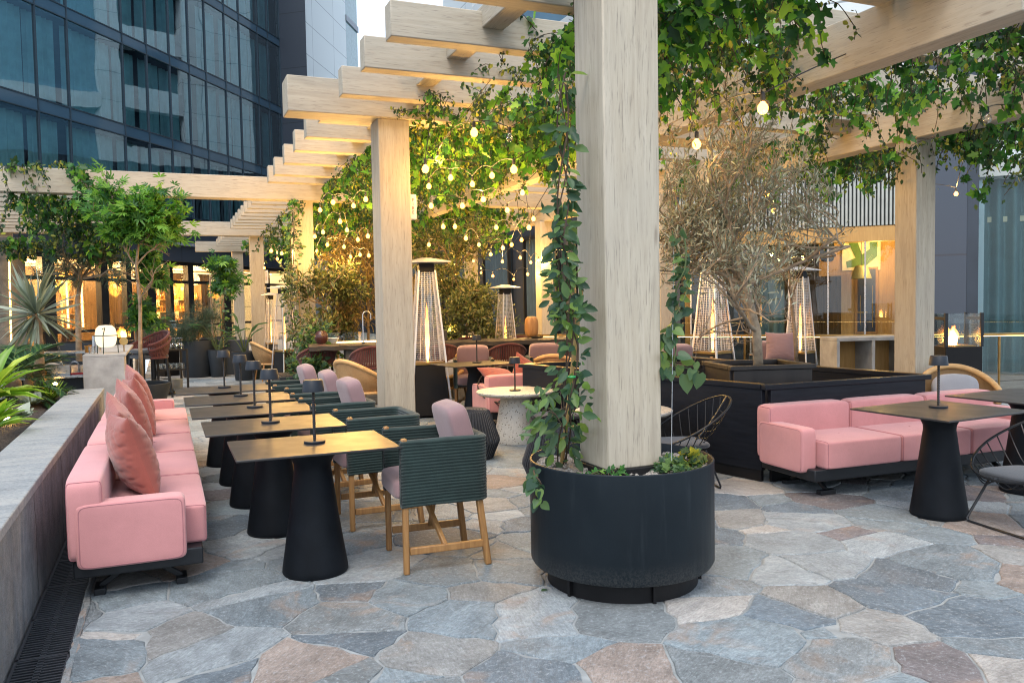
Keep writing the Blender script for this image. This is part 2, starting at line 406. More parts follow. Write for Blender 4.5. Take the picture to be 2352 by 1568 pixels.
M['slate_panels'] = panel_mat('slate_blue_panels', (.045, .062, .090), 1.15, 2.2, (.04, .045, .06), .6)
M['fin'] = plain('pale_fluted_cladding', (.33, .37, .36), .5, var=.08)
M['glass_tower'] = glass('tower_glass', (.66, .92, .97), .30, 0, .014, .45, .8, 1.0, (.72, .90, 1))
M['glass_clear'] = glass('clear_glass', (.93, .96, .95), .025, 0, 0)
M['glass_cabinet'] = glass('tinted_shopfront', (.93, .92, .9), .015, edge=.5)
M['led'] = emit('warm_led', (1, .60, .2), 4)
def lit_glass(name, col, strength):
    t = NT(name); e = t.n('ShaderNodeEmission', {'Color': col, 'Strength': strength}); tp = t.n('ShaderNodeBsdfTransparent', {'Color': (1, .95, .85)})
    a = t.n('ShaderNodeAddShader', {0: e.outputs[0], 1: tp.outputs[0]}); t.t.links.new(a.outputs[0], t.out.inputs[0]); return t.m
M['bulb'] = lit_glass('lit_filament_bulb', (1, .40, .055), 3.4)
M['bulb_far'] = emit('lit_bulb_far', (1, .55, .16), 45)
M['bulb_off'] = glass('clear_bulb_glass', (.9, .85, .75), .12)
def flame_mat():
    t = NT('gas_flame'); gz = t.n('ShaderNodeTexCoord').outputs['Generated']; z = t.n('ShaderNodeSeparateXYZ', {0: gz}).outputs[2]
    nz = t.noise(t.coord(scale=(8, 8, 3)), 3, 3)
    e = t.n('ShaderNodeEmission', {'Color': t.ramp(z, [(0, (1, .50, .12)), (.5, (1, .36, .05)), (1, (1, .20, .02))]), 'Strength': t.math('MULTIPLY', t.ramp(z, [(0, g(1)), (.6, g(.8)), (1, g(.25))]), t.math('MULTIPLY', nz, 5.5))})
    tp = t.n('ShaderNodeBsdfTransparent'); a = t.n('ShaderNodeAddShader', {0: e.outputs[0], 1: tp.outputs[0]}); t.t.links.new(a.outputs[0], t.out.inputs[0]); return t.m
M['flame'] = flame_mat()
M['glow_lamp'] = emit('opal_lantern', (1, .78, .50), .92)
M['window_glow'] = emit('lit_cove', (1, .72, .32), 3.0)

# leaves: colour per leaf from the 'tint' attribute, light shines through
def leaf_mat(name, c0, c1, c2, rough=.45, trans=.45):
    t = NT(name); tn = t.n('ShaderNodeAttribute', attribute_name='tint').outputs['Fac']
    c = t.ramp(tn, [(0, c0), (.55, c1), (1, c2)])
    t.P(Base_Color=c, Roughness=rough, Specular_IOR_Level=.45)
    tl = t.n('ShaderNodeBsdfTranslucent', {'Color': t.mix(.5, c, t.mix(1, c, (1.6, 1.7, .6), 'MULTIPLY'))})
    mx = t.n('ShaderNodeMixShader', {0: trans, 1: t.b.outputs[0], 2: tl.outputs[0]})
    t.t.links.new(mx.outputs[0], t.out.inputs[0]); return t.m
M['ivy'] = leaf_mat('ivy_leaf', (.014, .052, .018), (.05, .19, .03), (.24, .46, .05))
M['oval'] = leaf_mat('oval_leaf', (.014, .036, .024), (.045, .10, .032), (.34, .34, .045))
M['climber'] = leaf_mat('climber_leaf', (.028, .07, .045), (.075, .15, .075), (.17, .28, .06))
M['maple'] = leaf_mat('maple_leaf', (.03, .10, .04), (.09, .25, .045), (.24, .44, .06))
M['olive'] = leaf_mat('olive_leaf', (.12, .12, .08), (.25, .265, .19), (.48, .52, .43), .6, .2)
M['dull'] = leaf_mat('dull_green_leaf', (.04, .06, .025), (.11, .14, .045), (.24, .22, .08), .55, .25)
M['conifer'] = leaf_mat('conifer_needle', (.02, .045, .03), (.045, .085, .05), (.10, .15, .08), .6, .15)
M['spiky'] = leaf_mat('sword_leaf', (.10, .12, .075), (.20, .25, .20), (.34, .38, .30), .45, .15)
M['cycad'] = leaf_mat('cycad_frond', (.012, .04, .018), (.03, .085, .03), (.09, .18, .04), .35, .15)
M['lime'] = leaf_mat('lime_strap_leaf', (.08, .2, .02), (.22, .40, .04), (.45, .55, .08), .35, .3)
M['stem'] = plain('brown_vine_stem', (.06, .038, .022), .8)
M['green_stem'] = plain('green_stem', (.07, .10, .03), .7)
M['olive_bark'] = plain('grey_tan_olive_bark', (.33, .26, .18), .85, var=.4, vs=14, bump=.6, bs=30, bd=.01)
M['bark'] = plain('pale_bark', (.23, .165, .105), .85, var=.4, vs=14, bump=.6, bs=30, bd=.01)
M['bamboo'] = plain('bamboo_stake', (.42, .27, .10), .5, var=.2)

M['golden'] = leaf_mat('golden_olive_leaf', (.09, .07, .025), (.22, .16, .05), (.36, .28, .10), .55, .3)
M['bay_glass'] = plain('pale_bay_glass', (.16, .26, .28), .1)
# ------------------------------------------------------------------ leaves
def _half(pts):  # pts of right half, from base to tip -> template with two n-gons
    n = len(pts); v = [(x, y, z) for x, y, z in pts]+[(-x, y, z) for x, y, z in pts[1:-1]]
    rightf = tuple(range(n)); leftf = (0,)+(n-1,)+tuple(range(2*n-3, n-1, -1))
    return np.array(v, float), [rightf, leftf]
LEAF = {
    'oval': _half([(0, 0, 0), (.2, .22, .05), (.29, .5, .06), (.17, .82, .02), (0, 1, -.06)]),
    'long': _half([(0, 0, 0), (.13, .25, .03), (.17, .5, .05), (.10, .8, .0), (0, 1, -.08)]),
    'lobed': _half([(0, 0, 0), (.2, -.14, .04), (.42, -.02, .09), (.34, .2, .06), (.58, .5, .1), (.27, .52, .03), (.2, .78, .0), (0, 1.02, -.1)]),
    'heart': _half([(0, 0, 0), (.2, -.13, .05), (.42, .05, .09), (.44, .35, .08), (.25, .72, .02), (0, 1.02, -.08)]),
    'narrow': (np.array([(0, 0, 0), (.10, .35, .01), (.075, .75, 0), (0, 1, -.03), (-.075, .75, 0), (-.10, .35, .01)], float), [(0, 1, 2, 3, 4, 5)]),
    'needle': (np.array([(.02, 0, 0), (.012, 1, 0), (-.012, 1, 0), (-.02, 0, 0)], float), [(0, 1, 2, 3)]),
    'palm': (np.concatenate([np.array([(0, 0, 0), (.10*math.cos(a)+.09*math.sin(a), .1*math.sin(a)+.5*math.sin(a)*0, 0), (0, 0, 0)], float)[:1] for a in (0,)]), []),
}
def _palmate():
    vs, fs = [], []
    for a, L in ((-70, .62), (-38, .85), (0, 1), (38, .85), (70, .62)):
        s, c = math.sin(R(a)), math.cos(R(a)); o = len(vs)
        for x, y, z in ((0, 0, 0), (.10, .42, .02), (.06, .78, 0), (0, 1, -.12), (-.06, .78, 0), (-.10, .42, .02)):
            x *= 1; y *= L; vs.append((x*c+y*s, -x*s+y*c, z*L))
        fs.append(tuple(range(o, o+6)))
    return np.array(vs, float), fs
LEAF['palm'] = _palmate()
def unit(a): return a/np.maximum(np.linalg.norm(a, axis=1, keepdims=True), 1e-9)
def leaf_mesh(name, pos, tip, nrm, size, tint, kind, mat, parent=None, **kw):
    T, F = LEAF[kind]; N = len(pos); k = len(T)
    t = unit(np.asarray(tip, float)); n = np.asarray(nrm, float)
    x = unit(np.cross(t, n)); n = np.cross(x, t)
    sz = np.asarray(size, float).reshape(N, 1, 1)
    P = np.asarray(pos, float)[:, None, :]+sz*(x[:, None, :]*T[None, :, 0:1]+t[:, None, :]*T[None, :, 1:2]+n[:, None, :]*T[None, :, 2:3])
    me = bpy.data.meshes.new(name)
    nv = N*k; me.vertices.add(nv); me.vertices.foreach_set('co', P.reshape(-1))
    fl = [len(f) for f in F]; per = sum(fl); flat = np.concatenate([np.array(f) for f in F])
    idx = (flat[None, :]+(np.arange(N)*k)[:, None]).reshape(-1)
    me.loops.add(len(idx)); me.loops.foreach_set('vertex_index', idx.astype(np.int32))
    tot = np.tile(np.array(fl, np.int32), N); start = np.concatenate([[0], np.cumsum(tot)[:-1]]).astype(np.int32)
    me.polygons.add(len(tot)); me.polygons.foreach_set('loop_start', start); me.polygons.foreach_set('loop_total', tot)
    me.update(calc_edges=True); me.validate()
    a = me.attributes.new('tint', 'FLOAT', 'POINT'); a.data.foreach_set('value', np.repeat(np.asarray(tint, float), k).astype(np.float32))
    o = finish(me, name, mat, parent)
    for kk, v in kw.items(): o[kk] = v
    return o
def rnd(N, s=1.): return rng.normal(0, s, (N, 3))
def tints(N, lo=.0, hi=1.0, p=2.0): return lo+(hi-lo)*rng.random(N)**p

def strand(p, L, sway=.20, step=.035, g_=.48, dirn=None):
    """points of a hanging shoot"""
    pts = [np.array(p, float)]; d = np.array(dirn if dirn is not None else rng.normal(0, 1.0, 3)*[1, 1, .25], float)
    for i in range(max(3, int(L/step))):
        d = d+rng.normal(0, sway, 3)*[1, 1, .5]; d[2] -= .35*g_; d /= np.linalg.norm(d)
        pts.append(pts[-1]+d*step)
    return np.array(pts)
def vine(name, label, anchors, group=None, cat='hanging vine', mixr=.45, size=(.075, .042), stems=True, dens=1.0, flowers=0, step=.035, mats=('ivy', 'oval'), kinds=('lobed', 'oval')):
    """anchors: (x, y, z, length). big lobed and small oval leaves along hanging shoots"""
    c = np.mean(np.array([a[:3] for a in anchors]), axis=0)
    top = max(a[2] for a in anchors)
    t = thing(name, label, cat, (c[0], c[1], top), 0, group)
    off = np.array([c[0], c[1], top])
    big, small = [], []; st = MB()
    for x, y, z, L in anchors:
        s = strand((x, y, z), L, step=step)
        if stems:
            if len(anchors) <= 100: part('stem', MB().tube([tuple(q-off) for q in s[::2]], .0035, 3, cap=False), M['stem'], t)
            else: st.tube([tuple(q-off) for q in s[::2]], .0035, 3, cap=False)
        isbig = rng.random() < mixr
        n = max(2, int(len(s)*dens*(1.0 if isbig else 1.7)))
        ii = rng.integers(0, len(s), n)
        (big if isbig else small).append(s[ii]+rnd(n, .028 if isbig else .022))
        if isbig:
            n2 = max(1, n//3); small.append(s[rng.integers(0, len(s), n2)]+rnd(n2, .03))
    for lst, sz, kd, mt, lo, hi, pw in ((big, size[0], kinds[0], mats[0], 0, 1, 1.0), (small, size[1], kinds[1], mats[1], 0, 1, 1.3)):
        if not lst: continue
        P = np.concatenate(lst)-off; N = len(P)
        tip = rnd(N, .55)+np.array([0, 0, -.75])
        nr = rnd(N, .55)+np.array([-.35, -.75, .45])
        # shoots of one age share a tone
        tn = np.clip(tints(N, lo, hi, 1.15)+rng.normal(0, .08, N), 0, 1)
        leaf_mesh('leaves', P, tip, nr, sz*(.65+.6*rng.random(N)), tn, kd, M[mt], t)
    if stems and st.v: part('stem', st, M['stem'], t)
    if flowers:
        f = MB()
        for _ in range(flowers):
            a = anchors[rng.integers(len(anchors))]; p = np.array(a[:3])-off+rng.normal(0, .05, 3)-[0, 0, a[3]*rng.random()]
            f.lathe([(0, 0), (.012, .005), (.014, .013), (.008, .017), (0, .014)], 7, tuple(p))
        part('blossom', f, M['blossom'], t)
    return t
M['blossom'] = plain('yellow_blossom', (.55, .36, .05), .6)

def tree_branches(base, path, radius, mb, levels=3, spread=.9, kids=(4, 4, 3), ratio=.62, up=.25, lens=None, rmax=9.):
    """trunk along path, forks from the upper part; returns twig segments (p, q)"""
    path = [np.array(p, float) for p in path]
    n = len(path)
    mb.tube([tuple(p) for p in path], [radius*(1-.45*i/(n-1)) for i in range(n)], 9)
    twigs = []
    L0 = lens or np.linalg.norm(path[-1]-path[0])*.45
    def grow(p, d, L, r, lev):
        pts = [p]; dd = d/np.linalg.norm(d)
        for i in range(5):
            q_ = pts[-1]-path[-1]; h_ = math.hypot(q_[0], q_[1])
            dd = dd+rng.normal(0, .16, 3); dd[2] += up*.12
            if h_ > rmax: dd[:2] -= q_[:2]/h_*.9*(h_/rmax)
            dd /= np.linalg.norm(dd); pts.append(pts[-1]+dd*L/5)
        mb.tube([tuple(q) for q in pts], [max(.0025, r*(1-.12*i)) for i in range(6)], 5 if lev < 2 else 3, cap=False)
        if lev >= levels-1:
            twigs.append(pts); return
        if lev >= 1: twigs.append(pts)
        for k in range(kids[min(lev+1, len(kids)-1)]):
            j = rng.integers(2, 6); nd = dd+rng.normal(0, spread, 3); nd[2] += up
            grow(pts[j], nd, L*ratio*(.75+.5*rng.random()), r*.55, lev+1)
    for k in range(kids[0]):
        j = n-1 if k < 2 else rng.integers(max(1, n-3), n)
        d = path[-1]-path[-2]; d = d/np.linalg.norm(d)*.8+rng.normal(0, spread, 3); d[2] += up
        grow(path[j], d, L0*(.8+.4*rng.random()), radius*.5, 0)
    return twigs
def twig_leaves(twigs, per, jit=.02):
    P, D = [], []
    for pts in twigs:
        pts = np.array(pts); m = len(pts)-1
        for _ in range(per):
            u = rng.random()*m; i = int(u); f = u-i
            P.append(pts[i]*(1-f)+pts[i+1]*f); D.append(pts[i+1]-pts[i])
    P = np.array(P)+rnd(len(P), jit); return P, unit(np.array(D))

# ------------------------------------------------------------------ sky, light
w = bpy.data.worlds.new('World'); S.world = w; w.use_nodes = True
nt = w.node_tree; bg = nt.nodes['Background']
sky = nt.nodes.new('ShaderNodeTexSky'); sky.sky_type = 'NISHITA'; sky.sun_disc = False
SUN_EL, SUN_ROT = 58, 215
sky.sun_elevation = R(SUN_EL); sky.sun_rotation = R(SUN_ROT); sky.air_density = 1.0; sky.dust_density = 5.0; sky.ozone_density = 1.2
ov = nt.nodes.new('ShaderNodeMix'); ov.data_type = 'RGBA'; ov.inputs[0].default_value = .62
nt.links.new(sky.outputs[0], ov.inputs[6]); ov.inputs[7].default_value = (5.5, 6.3, 7.3, 1)   # thin high overcast
nt.links.new(ov.outputs[2], bg.inputs[0]); bg.inputs[1].default_value = .15
sl = bpy.data.lights.new('sun', 'SUN'); sl.energy = .75; sl.angle = R(24); sl.color = (1, .95, .88)
so = bpy.data.objects.new('sun', sl); COL.objects.link(so)
_d = Vector((math.sin(R(SUN_ROT))*math.cos(R(SUN_EL)), math.cos(R(SUN_ROT))*math.cos(R(SUN_EL)), math.sin(R(SUN_EL))))
so.rotation_euler = (-_d).to_track_quat('-Z', 'Y').to_euler()
vs = S.view_settings; vs.view_transform = 'Standard'; vs.look = 'None'; vs.gamma = 1; vs.exposure = EXPOSURE
cy = S.cycles; cy.use_denoising = True; cy.denoising_prefilter = 'NONE'; cy.filter_width = 1.1; cy.max_bounces = 7; cy.diffuse_bounces = 3; cy.glossy_bounces = 4; cy.transparent_max_bounces = 24; cy.transmission_bounces = 4
cy.caustics_reflective = False; cy.caustics_refractive = False; cy.sample_clamp_indirect = 6

# ------------------------------------------------------------------ paving
def make_paving():
    x0, x1, y0, y1 = -.42, 13.5, 1.2, 26
    seeds = []
    def dens(y): return .60 if y < 10 else .75
    tries = 0; cellg = {}
    while tries < 34000:
        tries += 1
        x, y = x0-.6+rng.random()*(x1-x0+1.2), y0-.6+rng.random()*(y1-y0+1.2)
        d = dens(y)*(.42+.85*rng.random()); k = (int(x//1), int(y//1)); ok = True
        for i in (-1, 0, 1):
            for j in (-1, 0, 1):
                for (a, b) in cellg.get((k[0]+i, k[1]+j), ()):
                    if ((a-x)*.80)**2+((b-y)*1.12)**2 < d*d*.55: ok = False; break
                if not ok: break
            if not ok: break
        if ok: cellg.setdefault(k, []).append((x, y)); seeds.append((x, y))
    W8 = {p: min(.05, max(-.05, rng.normal(0, .025))) for p in seeds}
    verts, faces, cols, spins = [], [], [], []
    pal = [(.215, .26, .285), (.185, .225, .25), (.265, .30, .32), (.125, .155, .18), (.205, .23, .24), (.25, .255, .25), (.27, .225, .198), (.165, .15, .155), (.37, .355, .335), (.14, .18, .215)]
    wts = np.array([4.5, 4, 4.5, 1.3, 3.2, 2.2, .8, .8, 1.1, 2.2]); wts /= wts.sum()
    def jit(p, q):
        """points of the wandering edge p-q, the same from both sides"""
        a, b = (p, q) if p < q else (q, p)
        h = random.Random(hash((round(a[0], 3), round(a[1], 3), round(b[0], 3), round(b[1], 3))))
        L = math.dist(a, b); k = 5 if L > .35 else 4 if L > .2 else 2 if L > .08 else 1
        nx, ny = -(b[1]-a[1])/max(L, 1e-6), (b[0]-a[0])/max(L, 1e-6)
        pts = [(a[0]+(b[0]-a[0])*i/k+nx*o, a[1]+(b[1]-a[1])*i/k+ny*o) for i in range(1, k) for o in (h.uniform(-.05, .05)*L,)]
        return pts if p < q else pts[::-1]
    for (sx, sy) in seeds:
        poly = [(sx-1.6, sy-1.6), (sx+1.6, sy-1.6), (sx+1.6, sy+1.6), (sx-1.6, sy+1.6)]
        k = (int(sx//1), int(sy//1))
        nb = [p for i in (-2, -1, 0, 1, 2) for j in (-2, -1, 0, 1, 2) for p in cellg.get((k[0]+i, k[1]+j), ()) if p != (sx, sy)]
        nb.sort(key=lambda p: (p[0]-sx)**2+(p[1]-sy)**2)
        for (ax, ay) in nb[:22]:
            dx, dy = ax-sx, ay-sy; k_ = .5+.5*(W8[(sx, sy)]-W8[(ax, ay)])/(dx*dx+dy*dy); k_ = min(.78, max(.22, k_)); mx, my = sx+dx*k_, sy+dy*k_
            out = []
            for i in range(len(poly)):
                p, q = poly[i-1], poly[i]
                dp = (p[0]-mx)*dx+(p[1]-my)*dy; dq = (q[0]-mx)*dx+(q[1]-my)*dy
                if (dp < 0) != (dq < 0):
                    t = dp/(dp-dq); out.append((p[0]+(q[0]-p[0])*t, p[1]+(q[1]-p[1])*t))
                if dq < 0: out.append(q)
            poly = out
            if len(poly) < 3: break
        if len(poly) < 3: continue
        poly = [(min(max(x, x0), x1), y) for x, y in poly]
        pr = [(round(x, 4), round(y, 4)) for x, y in poly]
        ring = []
        for i in range(len(pr)):
            p, q = pr[i], pr[(i+1) % len(pr)]
            if math.dist(p, q) < .004: continue
            ring.append(p); ring += jit(p, q)
        ring = [(max(x, x0), y) for x, y in ring]
        if len(ring) < 3: continue
        cx = sum(p[0] for p in ring)/len(ring); cyy = sum(p[1] for p in ring)/len(ring)
        o = len(verts); n = len(ring); tilt = rng.normal(0, .0022, 2); hz = rng.normal(0, .0012)
        ar = sum(ring[i-1][0]*ring[i][1]-ring[i][0]*ring[i-1][1] for i in range(n))
        sg = 1 if ar > 0 else -1
        nrm_ = []
        for i in range(n):
            p, q = ring[i-1], ring[(i+1) % n]
            ex, ey = q[0]-p[0], q[1]-p[1]; L = math.hypot(ex, ey)+1e-9
            nrm_.append((-ey/L*sg, ex/L*sg))
        for s_, z in ((.004, -.012), (.0075, -.0025), (.014, 0)):
            for (x, y), (nx, ny) in zip(ring, nrm_):
                dx, dy = x-cx, y-cyy
                verts.append((x+nx*s_, y+ny*s_, z+hz+tilt[0]*dx+tilt[1]*dy))
        c = np.array(pal[rng.choice(len(pal), p=wts)])*(.88+.24*rng.random()); sp = rng.random()
        for l in (0, 1):
            for i in range(n):
                faces.append((o+l*n+i, o+l*n+(i+1) % n, o+(l+1)*n+(i+1) % n, o+(l+1)*n+i)); cols.append(c); spins.append(sp)
        faces.append(tuple(range(o+2*n, o+3*n))); cols.append(c); spins.append(sp)
    me = bpy.data.meshes.new('paving'); me.from_pydata(verts, [], faces); me.update()
    a = me.attributes.new('tint', 'FLOAT_COLOR', 'FACE'); a.data.foreach_set('color', np.concatenate([np.array(cols), np.ones((len(cols), 1))], 1).reshape(-1).astype(np.float32))
    a = me.attributes.new('spin', 'FLOAT', 'FACE'); a.data.foreach_set('value', np.array(spins, np.float32))
    o = finish(me, 'paving', M['paving']); o['kind'] = 'structure'
make_paving()
struct('ground', MB().box(-.42, 60, -30, 80, -.3, -.007).box(-60, -.70, -30, 80, -.3, -.02), M['mortar'], flat=True)

# ------------------------------------------------------------------ retaining wall, drain, bed
t = thing('retaining_wall', 'low slate retaining wall with pale stone coping beside the drain grate', 'wall', (-.8, 5, 0))
part('wall_face', MB().box(-.16, .148, -5.5, 5.25, -.1, .555), M['slate'], t, bevel=.006)
part('coping', MB().box(-.185, .155, -5.5, 5.26, .555, .605), M['cap'], t, bevel=.006)
part('wall_face', MB().box(-3.5, -.162, 5.12, 5.25, -.1, .53), M['slate'], t)
struct('soil', MB().grid(lambda u, v: (-.975-3.2*u, -1+11.15*v, .49+.06*math.sin(9*u+7*v)+.05*math.sin(23*v)*u+.03*math.sin(41*u+31*v)), 30, 70), M['soil'])
t = thing('drain_grate', 'black slotted drain grate running along the slate wall', 'grate', (-.535, 5, 0))
mb = MB(); gx0, gx1 = -.105, .108
for i in range(300):
    y = -4.0+i*.029
    mb.box(gx0, gx1, y, y+.012, -.022, -.002)
for x in (gx0, gx1-.012): mb.box(x, x+.012, -4, 4.7, -.03, 0)
for k in range(18): mb.box(gx0, gx1, -4+k*.5, -4+k*.5+.02, -.024, 0)
for i in range(300): mb.box(-.012, .012, -4+i*.029+.003, -4+i*.029+.017, -.02, .0012)
part('bars', mb, M['grate'], t, flat=True)
part('channel', MB().box(-.115, .115, -4, 4.7, -.12, -.1), M['pit'], t)

# ------------------------------------------------------------------ pergola
# each timber is a part of the one pergola that stands bolted together
pg = thing('pergola', 'limewashed timber pergola of posts and crossing beams over the terrace', 'pergola', (2.2, 3.8, 0))
po = Vector((2.2, 3.8, 0))
def tim(name, x0, x1, y0, y1, z0, z1, ax):
    mb = MB().box(-(x1-x0)/2, (x1-x0)/2, -(y1-y0)/2, (y1-y0)/2, -(z1-z0)/2, (z1-z0)/2)
    return part(name, mb, M['timber_'+'xyz'[ax]], pg, bevel=.008, loc=Vector(((x0+x1)/2, (y0+y1)/2, (z0+z1)/2))-po)
CX0, CX1 = 2.05, 2.375
posts = [(CX0, CX1, 3.63, 3.935, .63, 3.36), (CX0, CX1, 8.22, 8.54, 0, 3.36), (CX0, CX1, 14.14, 14.46, 0, 3.24), (CX0, CX1, 21.6, 21.92, 0, 3.24), (CX0, CX1, 27.4, 27.7, 0, 3.2)]
for p in posts: tim('post', *p, 2)
for X0, Y0 in ((7.1, 6.15), (7.0, 10.7), (7.0, 15.0), (7.0, 19.3), (7.0, 26.0)): tim('post', X0, X0+.27, Y0, Y0+.27, 0, 3.08, 2)
tim('post', -3.42, -3.12, 21.6, 21.9, 0, 3.25, 2)
# header beams at the post rows
tim('header_beam', 1.16, 7.6, 8.16, 8.50, 3.36, 3.70, 0)
tim('header_beam', -4.0, 7.6, 14.06, 14.34, 3.235, 3.60, 0)
tim('header_beam', -4.0, 7.6, 21.5, 21.78, 3.235, 3.57, 0)
tim('header_beam', .97, 7.6, 27.35, 27.6, 3.2, 3.52, 0)
tim('header_beam', 1.5, 7.6, 3.60, 3.95, 3.42, 3.76, 0)
# rafters
RY = [4.07, 4.95, 5.92, 6.77, 7.69, 8.85, 9.77, 10.66, 11.65, 12.71, 13.5]
for y in RY: tim('rafter', 1.59, 8.9, y, y+.165, 3.44, 3.70, 0)
for i in range(9):
    y = 15.1+i*.72
    tim('rafter', 1.55, 8.5, y, y+.15, 3.36, 3.58, 0)
    tim('rafter', -4.0, -.75+.03*i, y, y+.15, 3.28, 3.5, 0)
for i in range(6): tim('rafter', 1.56, 8.5, 22.6+i*.85, 22.75+i*.85, 3.36, 3.56, 0)
# long beams running away from the viewer
tim('purlin', 2.30, 2.48, 3.3, 14.06, 3.575, 3.74, 1)
tim('girder', 4.50, 4.70, 3.2, 22, 3.08, 3.45, 1)
tim('girder', 7.08, 7.30, 2.6, 27, 3.08, 3.45, 1)
for y in (4.3, 7.0, 9.9, 12.2, 15.5): tim('outrigger', 6.72, 9.4, y, y+.17, 3.29, 3.438, 0)
# ------------------------------------------------------------------ hotel tower with the bar at its foot
F1 = Fr((-3.65, 25.87), 54.6)
S_END = F1.hit(644, 200)[0]
t = thing('hotel_tower', 'blue glass hotel tower with slanting bands and drawn curtains', 'building', F1.P)
T0 = F1.P.copy()
def loc(mb): return MB().add([(v[0]-T0.x, v[1]-T0.y, v[2]) for v in mb.v], mb.f)
bands = [(4.62, 4.72), (7.06, 7.42), (10.0, 10.34), (12.98, 13.32), (15.95, 16.3), (18.9, 19.25)]
def c1(x, y=300): return x/1.742*.6125
top_m = [F1.hit(c1(x), y/1.742*.6125)[0] for x, y in ((228, 300), (442, 450), (797, 400), (960, 550), (1097, 230), (1225, 250), (1350, 700), (1465, 300), (1567, 500), (1680, 400), (1750, 450))]
mull = sorted([-7, -5.2, -3.4, -1.6]+top_m+[S_END])
for z0, z1 in bands[1:]:
    mb = MB(); F1.box(mb, -9, S_END, -.10, .012, z0, z1); part('spandrel', loc(mb), M['spandrel'], t)
mb = MB()
for z0, z1 in bands:
    for z in (z0, z1): F1.box(mb, -9, S_END, .013, .04, z-.016, z+.016)
part('transom', loc(mb), M['mullion'], t)
for i, s_ in enumerate(mull):
    mb = MB(); F1.box(mb, s_-.020, s_+.020, -.05, .045, 4.6, 19.3); part('mullion', loc(mb), M['mullion'], t)
zz = [b[1] for b in bands[:-1]], [b[0] for b in bands[1:]]
for a, b in zip(mull[:-1], mull[1:]):
    for z0, z1 in zip(*zz):
        if b < -1.5: continue
        mb = MB().add([F1.pt(a+.032, 0, z0+.022), F1.pt(b-.032, 0, z0+.022), F1.pt(b-.032, 0, z1-.022), F1.pt(a+.032, 0, z1-.022)], [(0, 1, 2, 3)]); part('window', loc(mb), M['glass_tower'], t, flat=True)
mb = MB()
k0 = 0
for a, b in zip(mull[:-1], mull[1:]):
    w_ = b-a; lo = a+(.30 if int(a*7) % 3 == 0 else .08); hi = b-(.35 if int(b*5) % 3 == 1 else .06)
    if hi-lo < .3: continue
    n = int((hi-lo)/.035)
    for z0, z1 in zip(*zz):
        ph = rng.random(60)*6
        mb.grid(lambda u, v: F1.pt(lo+(hi-lo)*u, -.45+.05*math.sin(u*(hi-lo)*26+ph[0]+1.2*math.sin(u*9+ph[1])), z0+.05+(z1-z0-.1)*v), n, 2)
part('curtain', loc(mb), M['curtain_teal'], t)
mb = MB()
for z in (4.7, 7.1, 10.1, 13.0, 15.9, 19): F1.box(mb, -9, S_END, -4, -.13, z-.1, z+.1)
F1.box(mb, -9, S_END, -4.2, -4, 4, 20); F1.box(mb, S_END-.1, S_END, -4, -.13, 4, 20); F1.box(mb, -9.1, -9, -4, -.13, 4, 20)
part('floor_slab', loc(mb), M['navy_wall'], t)
# fascia above the bar
mb = MB(); F1.box(mb, -9, 24, -.3, .25, 3.1, 3.66); F1.box(mb, -9, 24, -.3, .1, 3.76, 4.58); part('fascia', loc(mb), M['navy_panels'], t)
mb = MB(); F1.box(mb, -9, 24, -.3, .36, 3.66, 3.76); part('ledge', loc(mb), M['ledge'], t)

t = thing('cocktail_bar', 'glazed bar front with black frames and warm lit interior', 'bar', F1.P); T0 = F1.P.copy()
def c5(x, y): return (x/2.091*.6125, (850+y/2.091)*.6125)
def s5(x, y=500): return F1.hit(*c5(x, y))[0]
frames = [(118, 152), (328, 425), (785, 842), (985, 1025), (1150, 1212), (1325, 1352), (1470, 1512), (1745, 1800), (2080, 2110)]
for a, b in [(s5(a), s5(b)) for a, b in frames]+[(-4, -3.8), (-2.4, -2.2)]:
    mb = MB(); F1.box(mb, a, b, -.15, .05, 0, 3.1); part('frame', loc(mb), M['frame_black'], t)
mb = MB(); F1.box(mb, -6, 22, -.1, .04, 2.34, 2.44); F1.box(mb, -6, 22, -.1, .04, 2.98, 3.1); F1.box(mb, -6, 22, -.1, .04, .78, .86); F1.box(mb, -6, 22, -.1, .04, 0, .12)
part('transom', loc(mb), M['frame_black'], t)
for (a, b), (c, d) in zip(frames[:-1], frames[1:]):
    mb = MB(); F1.box(mb, s5(b)+.004, s5(c)-.004, -.03, -.02, .12, 2.98); part('pane', loc(mb), M['glass_cabinet'], t, flat=True)
M['bar_wall'] = plain('smoked_oak_wall', (.16, .10, .045), .6, var=.4, vs=3, stretch=(6, 6, .5))
mb = MB(); F1.box(mb, -6, 22, -4.6, -4.5, 0, 3.1); part('wall', loc(mb), M['bar_wall'], t)
mb = MB(); F1.box(mb, -6, 22, -4.5, -.15, 2.99, 3.09); part('ceiling', loc(mb), M['plaster_warm'], t)
mb = MB(); F1.box(mb, -6, 22, -4.5, -.15, 0, .02); part('floor', loc(mb), M['bar_wall'], t)
mb = MB(); F1.box(mb, -6, 22, -1.5, -1.42, 2.93, 2.98); F1.box(mb, -6, 22, -3.4, -3.3, 2.93, 2.98); part('cove_light', loc(mb), emit('bar_cove', (1, .66, .26), 3), t)
for a, b in ((1030, 1060), (1090, 1130), (640, 690), (700, 760), (1600, 1660)):
    mb = MB(); F1.box(mb, s5(a), s5(b), -3.2, -3.1, 0, 2.7); part('screen', loc(mb), M['bar_wall'], t)
